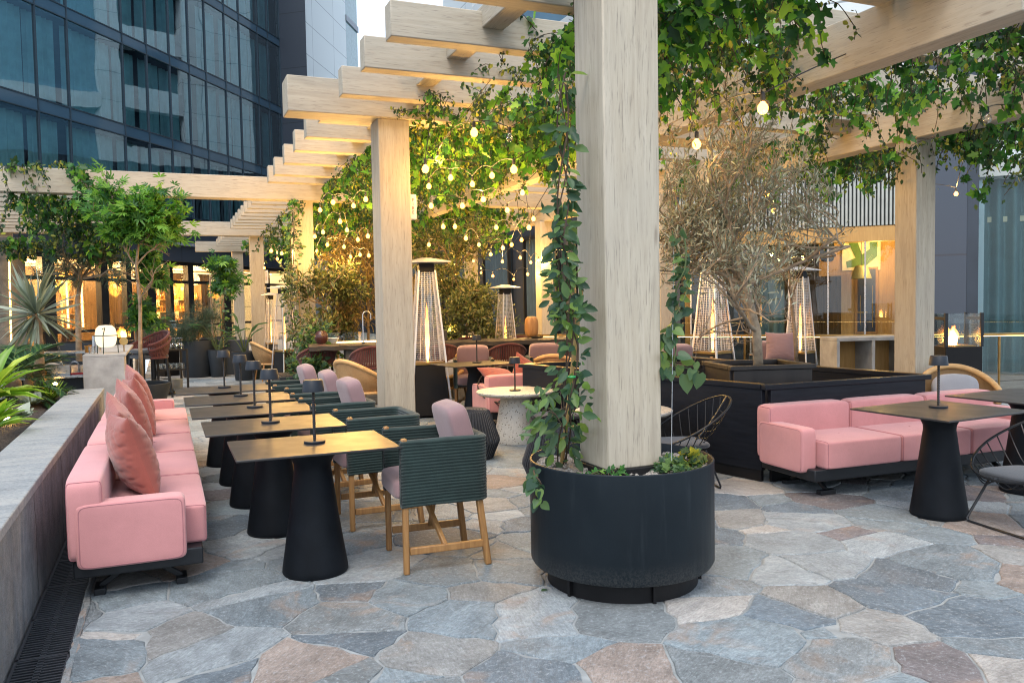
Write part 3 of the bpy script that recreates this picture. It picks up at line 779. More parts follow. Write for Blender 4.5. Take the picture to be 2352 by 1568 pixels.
# back-bar shelves and bottles
def backbar(a, b, nsh, label):
    s0, s1 = F1.hit(*c5(a, 600), o=-2.6)[0], F1.hit(*c5(b, 600), o=-2.6)[0]
    k = thing('bar_shelf', label, 'shelf', F1.pt((s0+s1)/2, -2.8, .0), R(54.6), 'lit shelves in the bar')
    hw = (s1-s0)/2
    part('carcass', MB().box(-hw, hw, .215, .24, 0, 2.45).box(-hw, -hw+.04, -.17, .2, 0, 2.45).box(hw-.04, hw, -.17, .2, 0, 2.45), M['bar_wall'], k)
    part('light_panel', MB().box(-hw+.05, hw-.05, .20, .21, .82, 2.35), emit('backlit_panel', (1, .58, .15), 2.2), k)
    zs = [.85+i*(1.45/nsh) for i in range(nsh)]
    for z in zs: part('shelf_board', MB().box(-hw+.04, hw-.04, -.16, .19, z-.03, z), M['oak_panel'], k)
    return s0, s1, zs
bottle = MB().lathe([(.0, 0), (.036, .002), (.038, .02), (.038, .17), (.014, .215), (.013, .28), (.016, .283), (.016, .30), (0, .30)], 10)
M['bottle'] = plain('amber_bottle_glass', (.55, .25, .05), .1, var=.5, rand=.85)
M['bottle'].node_tree.nodes['Principled BSDF'].inputs['Emission Strength'].default_value = 0
bsrc = None
for a, b, nsh, lab in ((1215, 1328, 3, 'lit liquor shelf at the near end of the back bar'), (1352, 1472, 3, 'middle lit liquor shelf behind the bar window'), (1512, 1590, 3, 'narrow lit liquor shelf beside a dark screen'), (470, 600, 3, 'lit shelf with vertical light tubes behind the spiky palm')):
    s0, s1, zs = backbar(a, b, nsh, lab)
    for z in zs:
        n = max(4, int((s1-s0)/.16))
        for i in range(n):
            p = F1.pt(s0+.1+(s1-s0-.2)*(i+.3*rng.random())/n, -2.72+.06*rng.random(), z+.002)
            if bsrc is None:
                bsrc = part('bottle', bottle, M['bottle'], loc=p); tag(bsrc, 'amber liquor bottle standing on a lit bar shelf', 'bottle', 'bottles on the bar shelves'); bo = bsrc
            else: bo = dup(bsrc, loc=p)
            q = .75+.5*rng.random(); bo.scale = (q*1.1, q*1.1, .8+.45*rng.random())
# light tubes
for i, x in enumerate((530, 645)):
    s_ = F1.hit(*c5(x, 600), o=-1.2)[0]
    tube = part('light_tube', MB().tube([(0, 0, .9), (0, 0, 2.4)], .03, 8), emit('tube_light', (1, .6, .2), 5), loc=F1.pt(s_, -1.2, 0))
    tag(tube, ('vertical warm light tube in the bar, beside a dark frame', 'vertical warm light tube behind the feathery tree trunk')[i], 'light')
# pendants
def pendant(px, py, lab, o=-1.6):
    s_, z = F1.hit(*c5(px, py), o=o)
    k = thing('pendant_lamp', lab, 'pendant lamp', F1.pt(s_, o, z), 0, 'golden pendants in the bar')
    if pendant.src is None:
        pendant.src = True
        prof = [(.24, .5), (.26, .25), (.24, .05), (.15, -.12), (0, -.24)]
        mb = MB().lathe(prof, 20); part('shade', mb, M['gold_mesh'], k)
        part('bulb', MB().lathe([(0, .08), (.06, .14), (.06, .2), (0, .26)], 10), emit('pendant_bulb', (1, .6, .2), 6), k)
        part('cord', MB().tube([(0, 0, .26), (0, 0, 1.2)], .008, 5), M['black_metal'], k)
    else:
        for ch in pendant.k.children: dup(ch, parent=k)
    pendant.k = pendant.k or k
pendant.src = None; pendant.k = None
def gm():
    t_ = NT('gold_wire_mesh'); tl = t_.n('ShaderNodeBsdfTranslucent', {'Color': (.9, .6, .2)}); tp = t_.n('ShaderNodeBsdfTransparent')
    df = t_.n('ShaderNodeBsdfDiffuse', {'Color': (.6, .4, .12)})
    a = t_.n('ShaderNodeMixShader', {0: .5, 1: tl.outputs[0], 2: df.outputs[0]}); b = t_.n('ShaderNodeMixShader', {0: .5, 1: tp.outputs[0], 2: a.outputs[0]})
    t_.t.links.new(b.outputs[0], t_.out.inputs[0]); return t_.m
M['gold_mesh'] = gm()
pendant(905, 500, 'golden drop pendant behind the lantern, in the bar window'); pendant(1690, 530, 'golden drop pendant behind the slender third tree'); pendant(500, 480, 'golden drop pendant behind the spiky palm'); pendant(1430, 520, 'golden drop pendant in front of the liquor shelves')
# bar lamps give off light
for s_ in (-1, 3.2, 7, 11):
    l = bpy.data.lights.new('bar_lamp', 'POINT'); l.energy = 800; l.color = (1, .62, .25); l.shadow_soft_size = .25
    o = bpy.data.objects.new('bar_lamp', l); COL.objects.link(o); o.location = F1.pt(s_, -1.9, 2.6)

# tall lit niche at the frame edge
tube = part('light_strip', MB().beam((0, 0, 0), (.04, 0, 2.0), .035, .03), emit('strip_light', (1, .55, .15), 4), loc=at(16, 590, Y=20) - Vector((0, 0, 1.95)))
tag(tube, 'vertical warm light strip behind the spiky palm', 'light')
wp = part('stone_wall', MB().box(-1.6, .35, 0, .2, -2.5, .5), M['dark_concrete'], loc=at(10, 600, Y=20.1))
tag(wp, 'rough brown wall carrying the vertical light strip', 'wall')

# ------------------------------------------------------------------ towers behind
A = F1.pt(S_END, 0, 0)
B = at(706, 200, Y=37.4); 
t = thing('stair_core', 'windowless navy stone tower slab beside the glass facade', 'building', A)
d = Vector((B.x-A.x, B.y-A.y, 0)); nrm = Vector((B.x, B.y, 0)).normalized()*1.2; 
part('wall', MB().obox((d/2+nrm+Vector((0, 0, 12))), d/2, nrm, Vector((0, 0, 12))), M['navy_panels'], t)
F3 = Fr((B.x*1.045, B.y*1.045), 60)
s3 = F3.hit(795, 100)[0]
t = thing('panelled_tower', 'white panelled office tower rising beside the open sky', 'building', F3.P); T0 = F3.P.copy()
mb = MB(); F3.box(mb, .02, s3, -6, 0, 0, 26); part('wall', loc(mb), M['white_panels'], t)
s4 = F3.hit(822, 100)[0]; mb = MB(); F3.box(mb, s3+.01, s4, -6, -.02, 0, 25.6); part('glass_bay', loc(mb), M['bay_glass'] if 'bay_glass' in M else M['spandrel'], t)
mb = MB()
for k in range(10): F3.box(mb, s3+.01, s4+.03, -.02, .05, 2+k*2.9, 2.3+k*2.9)
part('spandrel', loc(mb), M['ledge'], t)

# ------------------------------------------------------------------ right-hand building
FR = Fr((11.9, 12.3), math.degrees(math.atan2(-.69, .72)))
if FR.n.dot(Vector((-1, -1, 0))) < 0: FR = Fr((11.9, 12.3), math.degrees(math.atan2(-.69, .72)), True)
t = thing('restaurant_building', 'dark stone and glass restaurant building with fluted pale band', 'building', FR.P); T0 = FR.P.copy()
def fs(x, y=650): return FR.hit(x, y)[0]
def fb(name, a, b, o0, o1, z0, z1, m_, **kw):
    mb = MB(); FR.box(mb, a, b, o0, o1, z0, z1); return part(name, loc(mb), M[m_], t, **kw)
fb('wall', fs(1480), fs(1562), -.4, 0, 0, 9, 'navy_panels')
fb('stone_panel', fs(2137, 600), fs(2215, 600), -.6, .25, 0, 9, 'slate_panels')
fb('stone_panel', fs(2215, 600)+.004, fs(2242, 600), -.6, .24, 0, 9, 'navy_wall')
fb('soffit_beam', fs(1562)+.01, fs(2137)-.01, -.35, .04, 2.52, 2.80, 'oak_panel')
fb('floor', fs(1562), fs(2400), -5, -.02, -.1, .01, 'bar_wall')
fb('ceiling', fs(1562), fs(2400), -5, -.36, 2.8, 2.9, 'plaster_warm')
fb('wall', fs(1562), fs(2400), -5.2, -5, 0, 2.9, 'bar_wall')
mb = MB()
a0, a1 = fs(1562), fs(2137); n = int((a1-a0)/.07)
for i in range(n):
    s_ = a0+(a1-a0)*i/n; FR.box(mb, s_, s_+.04, -.2, .06, 2.81, 4.7)
FR.box(mb, a0, a1, -.25, -.2, 2.81, 4.7)
part('fluted_band', loc(mb), M['fin'], t, flat=True)
fb('wall', fs(1562), fs(2137), -1.2, -.6, 4.7, 14, 'white_panels')
fb('wall', fs(2242, 600)+.01, fs(2900, 600), -1.2, -.6, 3.9, 14, 'white_panels')
fb('head_beam', fs(2242, 600)+.01, fs(2900, 600), -.55, 0, 3.6, 3.9, 'fin')
for x in (1585, 1655, 1722, 1810, 1900, 1985, 2060):
    fb('mullion', fs(x), fs(x)+.03, -.03, .03, 0, 2.52, 'steel')
xs = [1562, 1585, 1655, 1722, 1810, 1900, 1985, 2060, 2137]
for a, b in zip(xs[:-1], xs[1:]): fb('pane', fs(a)+.03, fs(b)-.002, -.006, .006, .02, 2.52, 'glass_clear', flat=True)
fb('pane', fs(2242, 600)+.02, fs(2700, 600), -.006, .006, .02, 3.6, 'glass_tint', flat=True) if 'glass_tint' in M else fb('pane', fs(2242, 600)+.02, fs(2700, 600), -.006, .006, .02, 3.6, 'glass_clear', flat=True)
def drape(a, b, z1, o, m_, f=11, amp=.10):
    mb = MB(); n = int((b-a)*60); ph = rng.random()*6
    mb.grid(lambda u, v: FR.pt(a+(b-a)*u, o+amp*math.sin(u*(b-a)*f+ph+.8*math.sin(u*(b-a)*3.1)), .03+(z1-.03)*v), n, 2)
    return part('curtain', loc(mb), M[m_], t)
drape(fs(2086, 600), fs(2137, 600), 4.6, -.25, 'drape', 24, .085)
drape(fs(2262, 600), fs(2800, 600), 3.58, -.3, 'drape', 23, .09)
drape(fs(1742), fs(1800), 2.5, -.3, 'drape', 24, .08)
fb('brick_pier', fs(2243, 600), fs(2262, 600), -.6, -.1, 0, 3.55, 'white')
fb('oak_wall', fs(1935), fs(2080), -1.3, -1.2, 0, 2.8, 'oak_lit' if 'oak_lit' in M else 'oak_panel')
fb('oak_pier', fs(1572), fs(1584), -.2, -.04, 0, 2.52, 'oak_panel')
fb('timber_band', fs(1880), fs(1935), -1.3, -1.2, 1.9, 2.8, 'oak_panel')
mb = MB(); FR.box(mb, fs(1600), fs(2100), -.9, -.82, 2.72, 2.79); part('cove_light', loc(mb), emit('restaurant_cove', (1, .62, .2), 5), t)
# things seen through its glass
def onfr(px, py, o): 
    s_, z = FR.hit(px, py, o); return FR.pt(s_, o, z)
art = thing('picture', 'tall dark blue abstract picture in brown frame on oak wall', 'picture', onfr(1990, 690, -1.16), math.atan2(FR.d.y, FR.d.x))
hw = abs(fs(2018)-fs(1965))/2*1.08
part('frame', MB().box(-hw, hw, -.02, .02, -.68, .68).box(-hw, hw, -.03, .03, .64, .68), M['teak'], art, bevel=.005)
FRs = 1 if FR.n.dot(Vector((-math.sin(math.atan2(FR.d.y, FR.d.x)), math.cos(math.atan2(FR.d.y, FR.d.x)), 0))) > 0 else -1
part('canvas', MB().box(-hw+.05, hw-.05, FRs*.021-.004, FRs*.021+.004, -.63, .63), plain('midnight_blue_canvas', (.02, .03, .07), .5, var=.5, vs=4), art)
part('brush_stroke', MB().box(-hw*.55, -hw*.5, FRs*.028-.003, FRs*.028+.003, -.5, .1).box(-hw*.8, hw*.1, FRs*.028-.003, FRs*.028+.003, -.25, -.23).box(hw*.5, hw*.55, FRs*.028-.003, FRs*.028+.003, -.55, .3), M['brass'], art)
art = thing('picture', 'cream picture with green geometric shape hung high on oak wall', 'picture', onfr(1978, 580, -1.16), math.atan2(FR.d.y, FR.d.x))
part('frame', MB().box(-.36, .36, -.02, .02, -.36, .36), plain('cream_paper', (.75, .66, .42), .7), art)
part('green_shape', MB().add([(x*.9, FRs*.03, z*.9) for x, z in ((-.3, .3), (-.1, .3), (.02, -.05), (.18, .08), (.16, .36), (.34, .3), (.33, -.1), (.1, -.3), (-.3, -.34), (-.32, -.2), (-.12, -.12))], [tuple(range(11))]), plain('leaf_green_paint', (.07, .16, .03), .6), art)
pl = thing('pendant_lamp', 'olive green bell pendant lamp in front of the pictures', 'pendant lamp', onfr(1978, 640, -.7))
part('shade', MB().lathe([(.06, .27), (.12, .25), (.2, 0), (.19, 0), (.11, .24)], 20), plain('olive_enamel', (.16, .15, .05), .4), pl)
part('cord', MB().tube([(0, 0, .27), (0, 0, 1.1)], .006, 5), M['black_metal'], pl)
l = bpy.data.lights.new('restaurant_lamp', 'POINT'); l.energy = 26; l.color = (1, .6, .2); l.shadow_soft_size = .15
o = bpy.data.objects.new('restaurant_lamp', l); COL.objects.link(o); o.location = onfr(2010, 600, -.45)
sp = part('speaker', MB().pad(0, 0, 0, .22, .25, .42, .5, 12), M['black_panel'], loc=onfr(1900, 578, -.9)); tag(sp, 'black wall speaker under the brown soffit in the restaurant', 'speaker')

# long navy wing behind the far posts
t = thing('navy_wing', 'long navy clad wing with dark curtained windows behind the far posts', 'building', (9.6, 24, 0)); T0 = Vector((9.6, 24, 0))
q = FR.pt(fs(1480), -.2, 0)
part('wall', loc(MB().box(9.6, 10.2, q.y+.3, 48, 0, 8)), M['navy_panels'], t)
part('wall', loc(MB().box(q.x-.05, 12, q.y+.02, q.y+.28, 0, 8)), M['navy_wall'], t)
part('wall', loc(MB().box(4.5, 9.59, 42, 42.5, 0, 8)), M['navy_panels'], t)
for k in range(7):
    y0 = q.y+1.2+k*3.2
    mb = MB(); n = 90; mb.grid(lambda u, v: (9.54+.05*math.sin(u*62), y0+2.0*u, .1+3.1*v), n, 2); part('curtain', loc(mb), M['curtain_navy'], t)
    part('window_frame', loc(MB().box(9.42, 9.5, y0-.08, y0, 0, 3.3).box(9.42, 9.5, y0+2, y0+2.08, 0, 3.3).box(9.42, 9.5, y0+.001, y0+1.999, 3.2, 3.3)), M['frame_black'], t)
mb = MB()
for i in range(180):
    y = q.y+.5+i*.17
    if y < 47: mb.box(9.52, 9.6, y, y+.09, 3.8, 7.9)
part('fluted_band', loc(mb), M['curtain_navy'], t, flat=True)

# tower across the court, seen mirrored in the glass
t = thing('apartment_tower', 'white and grey apartment tower across the court, mirrored in the glass', 'building', (14, 34, 0)); T0 = Vector((14, 34, 0))
part('wall', loc(MB().box(14, 20, 37.3, 41.6, 0, 34)), M['white_panels'], t)
part('wall', loc(MB().box(14, 20, 33.2, 34.3, 0, 34)), M['white_panels'], t)
part('wall', loc(MB().box(14.6, 20, 34.31, 37.29, 0, 34)), M['navy_wall'], t)
for k in range(11): part('balcony_band', loc(MB().box(14.02, 14.6, 34.305, 37.295, 2.4+k*3, 3.5+k*3)), M['white'], t)
part('wall', loc(MB().box(14.3, 20, 20, 33.19, 0, 40)), plain('blue_grey_render', (.10, .20, .29), .6, var=.25, vs=.3), t)
for k in range(8): part('balcony_band', loc(MB().box(14.0, 14.29, 22, 33.18, 5.2+k*6, 5.9+k*6)), M['white'], t)
# ------------------------------------------------------------------ sofas
def seam_loop(mb, cx, cy, cz, sx, sy, sz, e, u, axis=0, r=.0028):
    s_ = (1-abs(u)**(2/e))**(e/2)
    pts = []
    for k in range(48):
        a = 2*math.pi*k/48; c, d = math.cos(a), math.sin(a)
        p = math.copysign(abs(c)**e, c)*s_*1.006; q = math.copysign(abs(d)**e, d)*s_*1.006
        if axis == 0: pts.append((cx+u*sx/2, cy+p*sy/2, cz+q*sz/2))
        else: pts.append((cx+p*sx/2, cy+u*sy/2, cz+q*sz/2))
    mb.tube(pts, r, 5, closed=True)
M['seam'] = plain('rose_piping', (.40, .17, .185), .8)
def make_sofa(name, label, L, loc, rz, nseat, nback, feet):
    """local: x 0..L along the sofa, y 0 = back rear face, -.66 = seat front"""
    t = thing(name, label, 'sofa', loc, rz)
    part('platform', MB().box(.04, L-.04, -.64, -.02, .125, .215), M['black_metal'], t, bevel=.008)
    w = (L-.26)/nseat
    for i in range(nseat):
        o = part('seat_cushion', MB().pad(.13+w*(i+.5), -.385, .318, w-.002, .57, .205, .10, 26, .07), M['pink'], t)
        for u in (-.965, .965):
            sm_ = MB(); seam_loop(sm_, .13+w*(i+.5), -.385, .318, w-.002, .57, .205, .10, u)
            part('piping', sm_, M['seam'], o)
    wb = L/nback if nback else 0
    for i in range(nback):
        o = part('back_cushion', MB().pad(wb*(i+.5), -.085, .425, wb-.004, .175, .43, .16, 24, .03), M['pink'], t)
        for u in (-.968, .968):
            sm_ = MB(); seam_loop(sm_, wb*(i+.5), -.085, .425, wb-.004, .175, .43, .16, u)
            part('piping', sm_, M['seam'], o)
    for x in (.06, L-.06):
        o = part('armrest', MB().pad(x, -.30, .345, .135, .52, .335, .16, 24, .02), M['pink'], t)
        for u in (-.962, .962):
            sm_ = MB(); seam_loop(sm_, x, -.30, .345, .135, .52, .335, .16, u, 0, .0024)
            part('piping', sm_, M['seam'], o)
    for x in feet:
        for y, s in ((-.13, 1), (-.53, -1)):
            mb = MB()
            mb.beam((x, -.33-.06*s*-1, .13), (x, y+.0, .03), .03, .028, (1, 0, 0))
            mb.box(x-.07, x+.07, y-.028, y+.028, 0, .034)
            part('leg', mb, M['black_metal'], t, bevel=.004)
    return t
sofaL = make_sofa('sofa', 'long rose pink bench sofa along the slate wall', 5.0, (-.49, 4.62, 0), R(90), 5, 4, (.20, 2.4, 4.7))
# rotated by 90 deg: local x -> +y, local -y -> +x
sofaR = make_sofa('sofa', 'rose pink sofa backed against the black partition', 2.42, (4.36, 5.30, 0), R(-2.5), 3, 3, (.24, 2.05))
sofaM = make_sofa('sofa', 'pink sofa end seen through the wire chair behind the terrazzo table', 1.5, (0, 0, 0), 0, 2, 2, (.2, 1.3))
sofaM.location = (4.92, 8.80, 0); sofaM.rotation_euler = (0, 0, R(180))

def pillow(name, label, loc, rot, size=.5, mat='salmon', th=.17, cat='cushion', group=None, wrinkle=.011, ar=1.0):
    """knife-edge cushion standing in local xz, thickness along y"""
    ph = rng.random(8)*6
    def fn(u, v):
        a, b = 2*u-1, 2*v-1
        return a, b
    mb = MB()
    for sgn in (1, -1):
        def f2(u, v):
            a, b = 2*u-1, 2*v-1
            k = (1-abs(a)**2.6)*(1-abs(b)**2.6); pin = 1-.11*(a*a)*(1-b*b)*1.0-.0
            x = a*(1-.09*(1-b*b))*size*ar/2; z = b*(1-.09*(1-a*a))*size/2
            wv = 0
            for q_, (fa, fb) in enumerate(((6, 19), (-7, 23), (11, 14), (-4, 31))): wv += (1-abs(math.sin(fa*a*.5+fb*b*.5+ph[q_]+.6*math.sin(3*a+ph[q_+3]))))**4*(.9, .8, .6, .5)[q_]
            wv *= -wrinkle*min(1, k*3)*(.25+.75*max(abs(a), abs(b))**1.3)
            y = sgn*(th/2*max(0, k)**.55+wv)
            return (x, y if sgn*y > 0 else 0, z)
        m2 = MB().grid(f2, 49, 49)
        if sgn < 0: m2.f = [f[::-1] for f in m2.f]
        mb.add(m2.v, m2.f)
    o = part(name, mb, M[mat], sharp=70); o.location = loc; o.rotation_euler = rot
    tag(o, label, cat, group); return o
# five terracotta cushions lean on the long sofa's back (local y faces +x after the turn)
cg = 'terracotta cushions on the long sofa'
specs = [((-.195, 5.22, .645), (R(16), R(-3), R(-76)), .50, .22, 'creased terracotta cushion nearest the sofa arm'),
         ((-.235, 5.66, .675), (R(18), R(9), R(-80)), .54, .17, 'tall terracotta cushion just behind the creased one'),
         ((-.235, 6.80, .675), (R(17), R(7), R(-80)), .54, .18, 'third terracotta cushion along the sofa, alone past the first pair'),
         ((-.225, 7.65, .66), (R(16), R(-6), R(-78)), .52, .17, 'fourth terracotta cushion, lower one of the far pair'),
         ((-.235, 8.55, .675), (R(17), R(6), R(-80)), .54, .18, 'terracotta cushion farthest along, by the grey bowl planter')]
for p, r, s, th, lab in specs: pillow('cushion', lab, p, r, s, 'salmon', th, group=cg)

# ------------------------------------------------------------------ black pedestal tables and their lamps
def make_table(label, w, d, loc, rz=0, group=None):
    t = thing('pedestal_table', label, 'table', loc, rz, group)
    part('tabletop', MB().box(-w/2, w/2, -d/2, d/2, .708, .72), M['black_top'], t, bevel=.003)
    part('pedestal', MB().lathe([(.0, .0), (.176, .0), (.182, .012), (.180, .035), (.135, .33), (.108, .54), (.101, .585), (.103, .615), (.118, .648), (.165, .692), (.185, .707), (0, .7075)], 48), M['pedestal'], t)
    return t
tg = 'black tables beside the long pink sofa'
TB = [((.739, 4.655), 'nearest black table beside the pink sofa'), ((.635, 5.59), 'second black table beside the long pink sofa'), ((.585, 6.46), 'third black table beside the long pink sofa'), ((.56, 7.29), 'fourth black table, between third and last of the sofa row'), ((.50, 8.2), 'last black table of the sofa row, by the far posts')]
t0 = make_table(TB[0][1], .86, .655, (*TB[0][0], 0), 0, tg)
for p, lab in TB[1:]:
    k = dup(t0, loc=(*p, 0), label=lab)
def make_lamp(label, loc, group=None):
    t = thing('table_lamp', label, 'lamp', loc, 0, group)
    part('base', MB().lathe([(0, 0), (.058, 0), (.060, .004), (.060, .011), (.057, .014), (0, .0145)], 32), M['lamp_metal'], t)
    mb = MB(); prof = []
    for i in range(56): z = .014+i*.0054; prof.append((.0095 if i % 2 else .0075, z))
    part('stem', mb.lathe(prof, 12), M['black_metal'], t)
    part('shade', MB().lathe([(.002, .358), (.050, .357), (.054, .353), (.062, .292), (.060, .291), (.052, .345), (0, .347)], 32), M['lamp_metal'], t)
    part('light_ring', MB().lathe([(0, .338), (.02, .337), (.02, .33), (0, .329)], 12), emit('lamp_led', (1, .60, .2), 40) if 'lamp_led' not in bpy.data.materials else bpy.data.materials['lamp_led'], t)
    return t
lg = 'cordless drum lamps on the tables'
LP = [((.76, 4.69, .72), 'black drum lamp on the nearest sofa-row table'), ((.63, 5.645, .72), 'black drum lamp on second sofa-row table'), ((.617, 6.555, .72), 'black drum lamp on third sofa-row table'), ((.59, 7.45, .72), 'black drum lamp on fourth sofa-row table'), ((.51, 8.30, .72), 'black drum lamp on last sofa-row table')]
lamp0 = make_lamp(LP[0][1], LP[0][0], lg)
for p, lab in LP[1:]: dup(lamp0, loc=p, label=lab)

# ------------------------------------------------------------------ green rope armchairs
def make_rope_chair(label, loc, rz, group, cushion=True):
    """local: faces -x, seat 0..; front legs at x=-.23, rear x=.23, sides y=+-.245"""
    t = thing('rope_armchair', label, 'armchair', loc, rz, group)
    # ribbed wrap round side, back, side
    path = []
    for x in np.linspace(-.25, .17, 11): path.append((x, -.243))
    for a in np.linspace(-90, 0, 8)[1:]: path.append((.175+.065*math.cos(R(a)), -.178+.065*math.sin(R(a))))
    for y in np.linspace(-.178, .178, 10)[1:-1]: path.append((.24, y))
    for a in np.linspace(0, 90, 8): path.append((.175+.065*math.cos(R(a)), .178+.065*math.sin(R(a))))
    for x in np.linspace(.17, -.25, 11)[1:]: path.append((x, .243))
    nrib = 21; npr = 4; pts = [Vector((x, y, 0)) for x, y in path]; n = len(pts)
    nr = []
    for i in range(n):
        d = pts[min(i+1, n-1)]-pts[max(i-1, 0)]; nr.append(Vector((d.y, -d.x, 0)).normalized())
    z0, z1 = .375, .742
    mb = MB(); half = nrib*npr; tot = 2*half+4
    def fn(u, v):
        i = min(n-1, int(round(u*(n-1)))); j = int(round(v*tot)) % tot
        if j <= half: sgn, k = 1, j/npr
        else: sgn, k = -1, max(0, min(nrib, (tot-j-2)/npr))
        if j in (half+1, half+2): sgn = .3 if j == half+1 else -.3; k = nrib
        if j in (tot-1,): sgn = -.4; k = 0
        vv = k/nrib; bul = abs(math.sin(math.pi*k))**.6
        return pts[i]+nr[i]*((.0205+.006*bul)*(sgn if abs(sgn) < 1 else sgn))+Vector((0, 0, z0+(z1-z0)*vv+(.007 if j in (half+1, half+2) else 0)+.005*math.sin(math.pi*u*3)*(1-vv)+.0012*math.sin(u*23+int(k)*1.7)))
    g_ = MB().grid(fn, n, tot, wv=True)
    g_.f = [f[::-1] for f in g_.f]; g_.f += [tuple(range(tot)), tuple((n-1)*tot+k for k in range(tot))[::-1]]
    mb.add(g_.v, g_.f)
    part('rope_wrap', mb, M['green_rope'], t, sharp=180)
    for (x, y, dx) in ((-.226, -.243, 0), (-.226, .243, 0)):
        part('leg', MB().beam((x, y, 0), (x, y, .757), .034, .034, (0, 1, 0)), M['teak'], t, bevel=.008)
    for (x, y) in ((.205, -.222), (.205, .222)):
        part('leg', MB().beam((x+.045, y*1.07, 0), (x, y, .40), .036, .042, (0, 1, 0)), M['teak'], t, bevel=.008)
    for y in (-.235, .235):
        part('stretcher', MB().beam((-.205, y, .125), (.225, y, .125), .024, .042), M['teak'], t, bevel=.006)
    part('cross_brace', MB().beam((.0, -.232, .135), (-.06, .15, .43), .026, .030).beam((.03, .232, .135), (-.03, -.15, .43), .026, .030), M['teak'], t, bevel=.005)
    part('seat_frame', MB().box(-.22, .24, -.235, .235, .385, .41), M['black_metal'], t)
    part('seat_cushion', MB().pad(-.03, 0, .465, .50, .475, .115, .3, 22, .25), M['mauve'], t)
    if cushion:
        A = (Vector((.97, 0, .26)).normalized(), Vector((0, 1, 0)), Vector((-.26, 0, .97)).normalized())
        part('back_cushion', MB().pad(.145, .0, .70, .125, .43, .42, .26, 26, .06, A), M['mauve'], t)
    return t
ag = 'green rope armchairs facing the sofa tables'
ch = make_rope_chair('nearest green rope armchair with mauve back cushion', (1.425, 4.59, 0), R(-3), ag)
ch2 = make_rope_chair('second green rope armchair, without a back cushion', (1.325, 5.60, 0), R(0), ag, cushion=False)
for p, rz, lab in (((1.225, 6.48), 2, 'third green rope armchair from the front, mauve cushion'), ((1.215, 7.35), -2, 'fourth green rope armchair from the front, mauve cushion'), ((1.16, 8.2), 1, 'last green rope armchair of the sofa row')):
    dup(ch, loc=(*p, 0), rz=R(rz), label=lab)

# ------------------------------------------------------------------ round planter round the near post
PC = Vector((2.235, 3.815, 0))
t = thing('round_planter', 'large round navy planter around the near timber post', 'planter', PC)
part('drum', MB().lathe([(.30, .10), (.455, .10), (.478, .108), (.49, .13), (.49, .652), (.486, .656), (.480, .656), (.477, .652), (.477, .45)], 96), M['navy_pot'], t)
mb = MB().lathe([(0, 0), (.402, 0), (.402, .10), (0, .101)], 64)
part('plinth', mb, M['black_panel'], t)
for a in (200, 262, 330): part('bracket', MB().obox((.41*math.cos(R(a)), .41*math.sin(R(a)), .05), (.012*math.cos(R(a)), .012*math.sin(R(a)), 0), (-.008*math.sin(R(a)), .008*math.cos(R(a)), 0), (0, 0, .05)), M['black_panel'], t)
mb = MB().grid(lambda u, v: ((.478*v)*math.cos(2*math.pi*u), (.478*v)*math.sin(2*math.pi*u), .600+.012*math.sin(9*u*6.28)*v+.008*math.sin(37*u+21*v)), 64, 12, wu=True)
part('gravel', mb, M['gravel'], t)
part('post_shoe', MB().box(-.205, .165, -.205, .145, .55, .632), M['black_panel'], t, bevel=.004)
fr = MB()
for i in range(420):
    a = rng.random()*6.28; r = .47*math.sqrt(rng.random()); s_ = .006+.011*rng.random()
    fr.pad(r*math.cos(a), r*math.sin(a), .603+.004*rng.random(), s_*2, s_*1.6, s_*1.3, .9, 5)
st_ = part('pebbles', fr, M['gravel'], t); st_['kind'] = 'stuff'

# ------------------------------------------------------------------ wire lounge chairs
def make_wire_chair(label, loc, rz, group=None):
    """local: faces -y"""
    t = thing('wire_chair', label, 'chair', loc, rz, group)
    def rim(th):  # th=0 back top
        c, s = math.cos(th), math.sin(th)
        x = .37*math.copysign(abs(s)**.9, s); y = .03+.36*c*(1 if c > 0 else .9)
        z = .57+.21*c-.02*s*s
        return Vector((x, y, z))
    N = 72
    part('rim', MB().tube([rim(2*math.pi*i/N) for i in range(N)], .009, 8, closed=True), M['black_metal'], t)
    def spine(v):  # v 0 front .. 1 back
        y = -.28+v*.66; 
        z = .335+.05*(1-min(1, v/.45))**2*1.3+max(0, (v-.42)/.58)**1.7*.44
        return Vector((0, y, z))
    f0, b0 = rim(math.pi), rim(0)
    def spine2(v):
        p = spine(v); k0 = max(0, 1-v/.18); k1 = max(0, (v-.82)/.18)
        return p*(1-k0-k1)+f0*k0+b0*k1
    part('spine', MB().tube([spine2(i/20) for i in range(21)], .009, 6), M['black_metal'], t)
    mb = MB(); K = 12
    for sgn in (1, -1):
        for i in range(K):
            v = .03+.84*i/(K-1); p = spine2(v)
            th = (math.pi*.90-(math.pi*.84)*((i+.6)/K)); q = rim(sgn*th)
            pts = []
            for j in range(11):
                u = j/10; c = p.lerp(q, u); c.z -= .10*math.sin(math.pi*u)*(1-.45*abs(2*v-1)); c.y += .02*math.sin(math.pi*u)*0
                pts.append(c)
            mb.tube(pts, .0045, 5, cap=False)
    part('wires', mb, M['black_metal'], t)
    part('seat_pad', MB().pad(0, -.03, .375, .46, .46, .055, .55, 16, .2), M['charcoal'], t)
    for y0, y1 in ((-.10, -.27), (.13, .24)):
        part('leg', MB().tube([(-.20, y0, .345), (-.235, y1, .03), (-.225, y1-.0, .012), (-.19, y1, .01), (.19, y1, .01), (.225, y1, .012), (.235, y1, .03), (.20, y0, .345)], .0085, 6), M['black_metal'], t)
    return t
wg = 'black wire lounge chairs'
def facing(p, q): return math.atan2(q[1]-p[1], q[0]-p[0])+math.pi/2   # local -y points from p to q
def atz(px, py, D, z=0):
    p = at(px, py, D=D); return Vector((p.x, p.y, z))
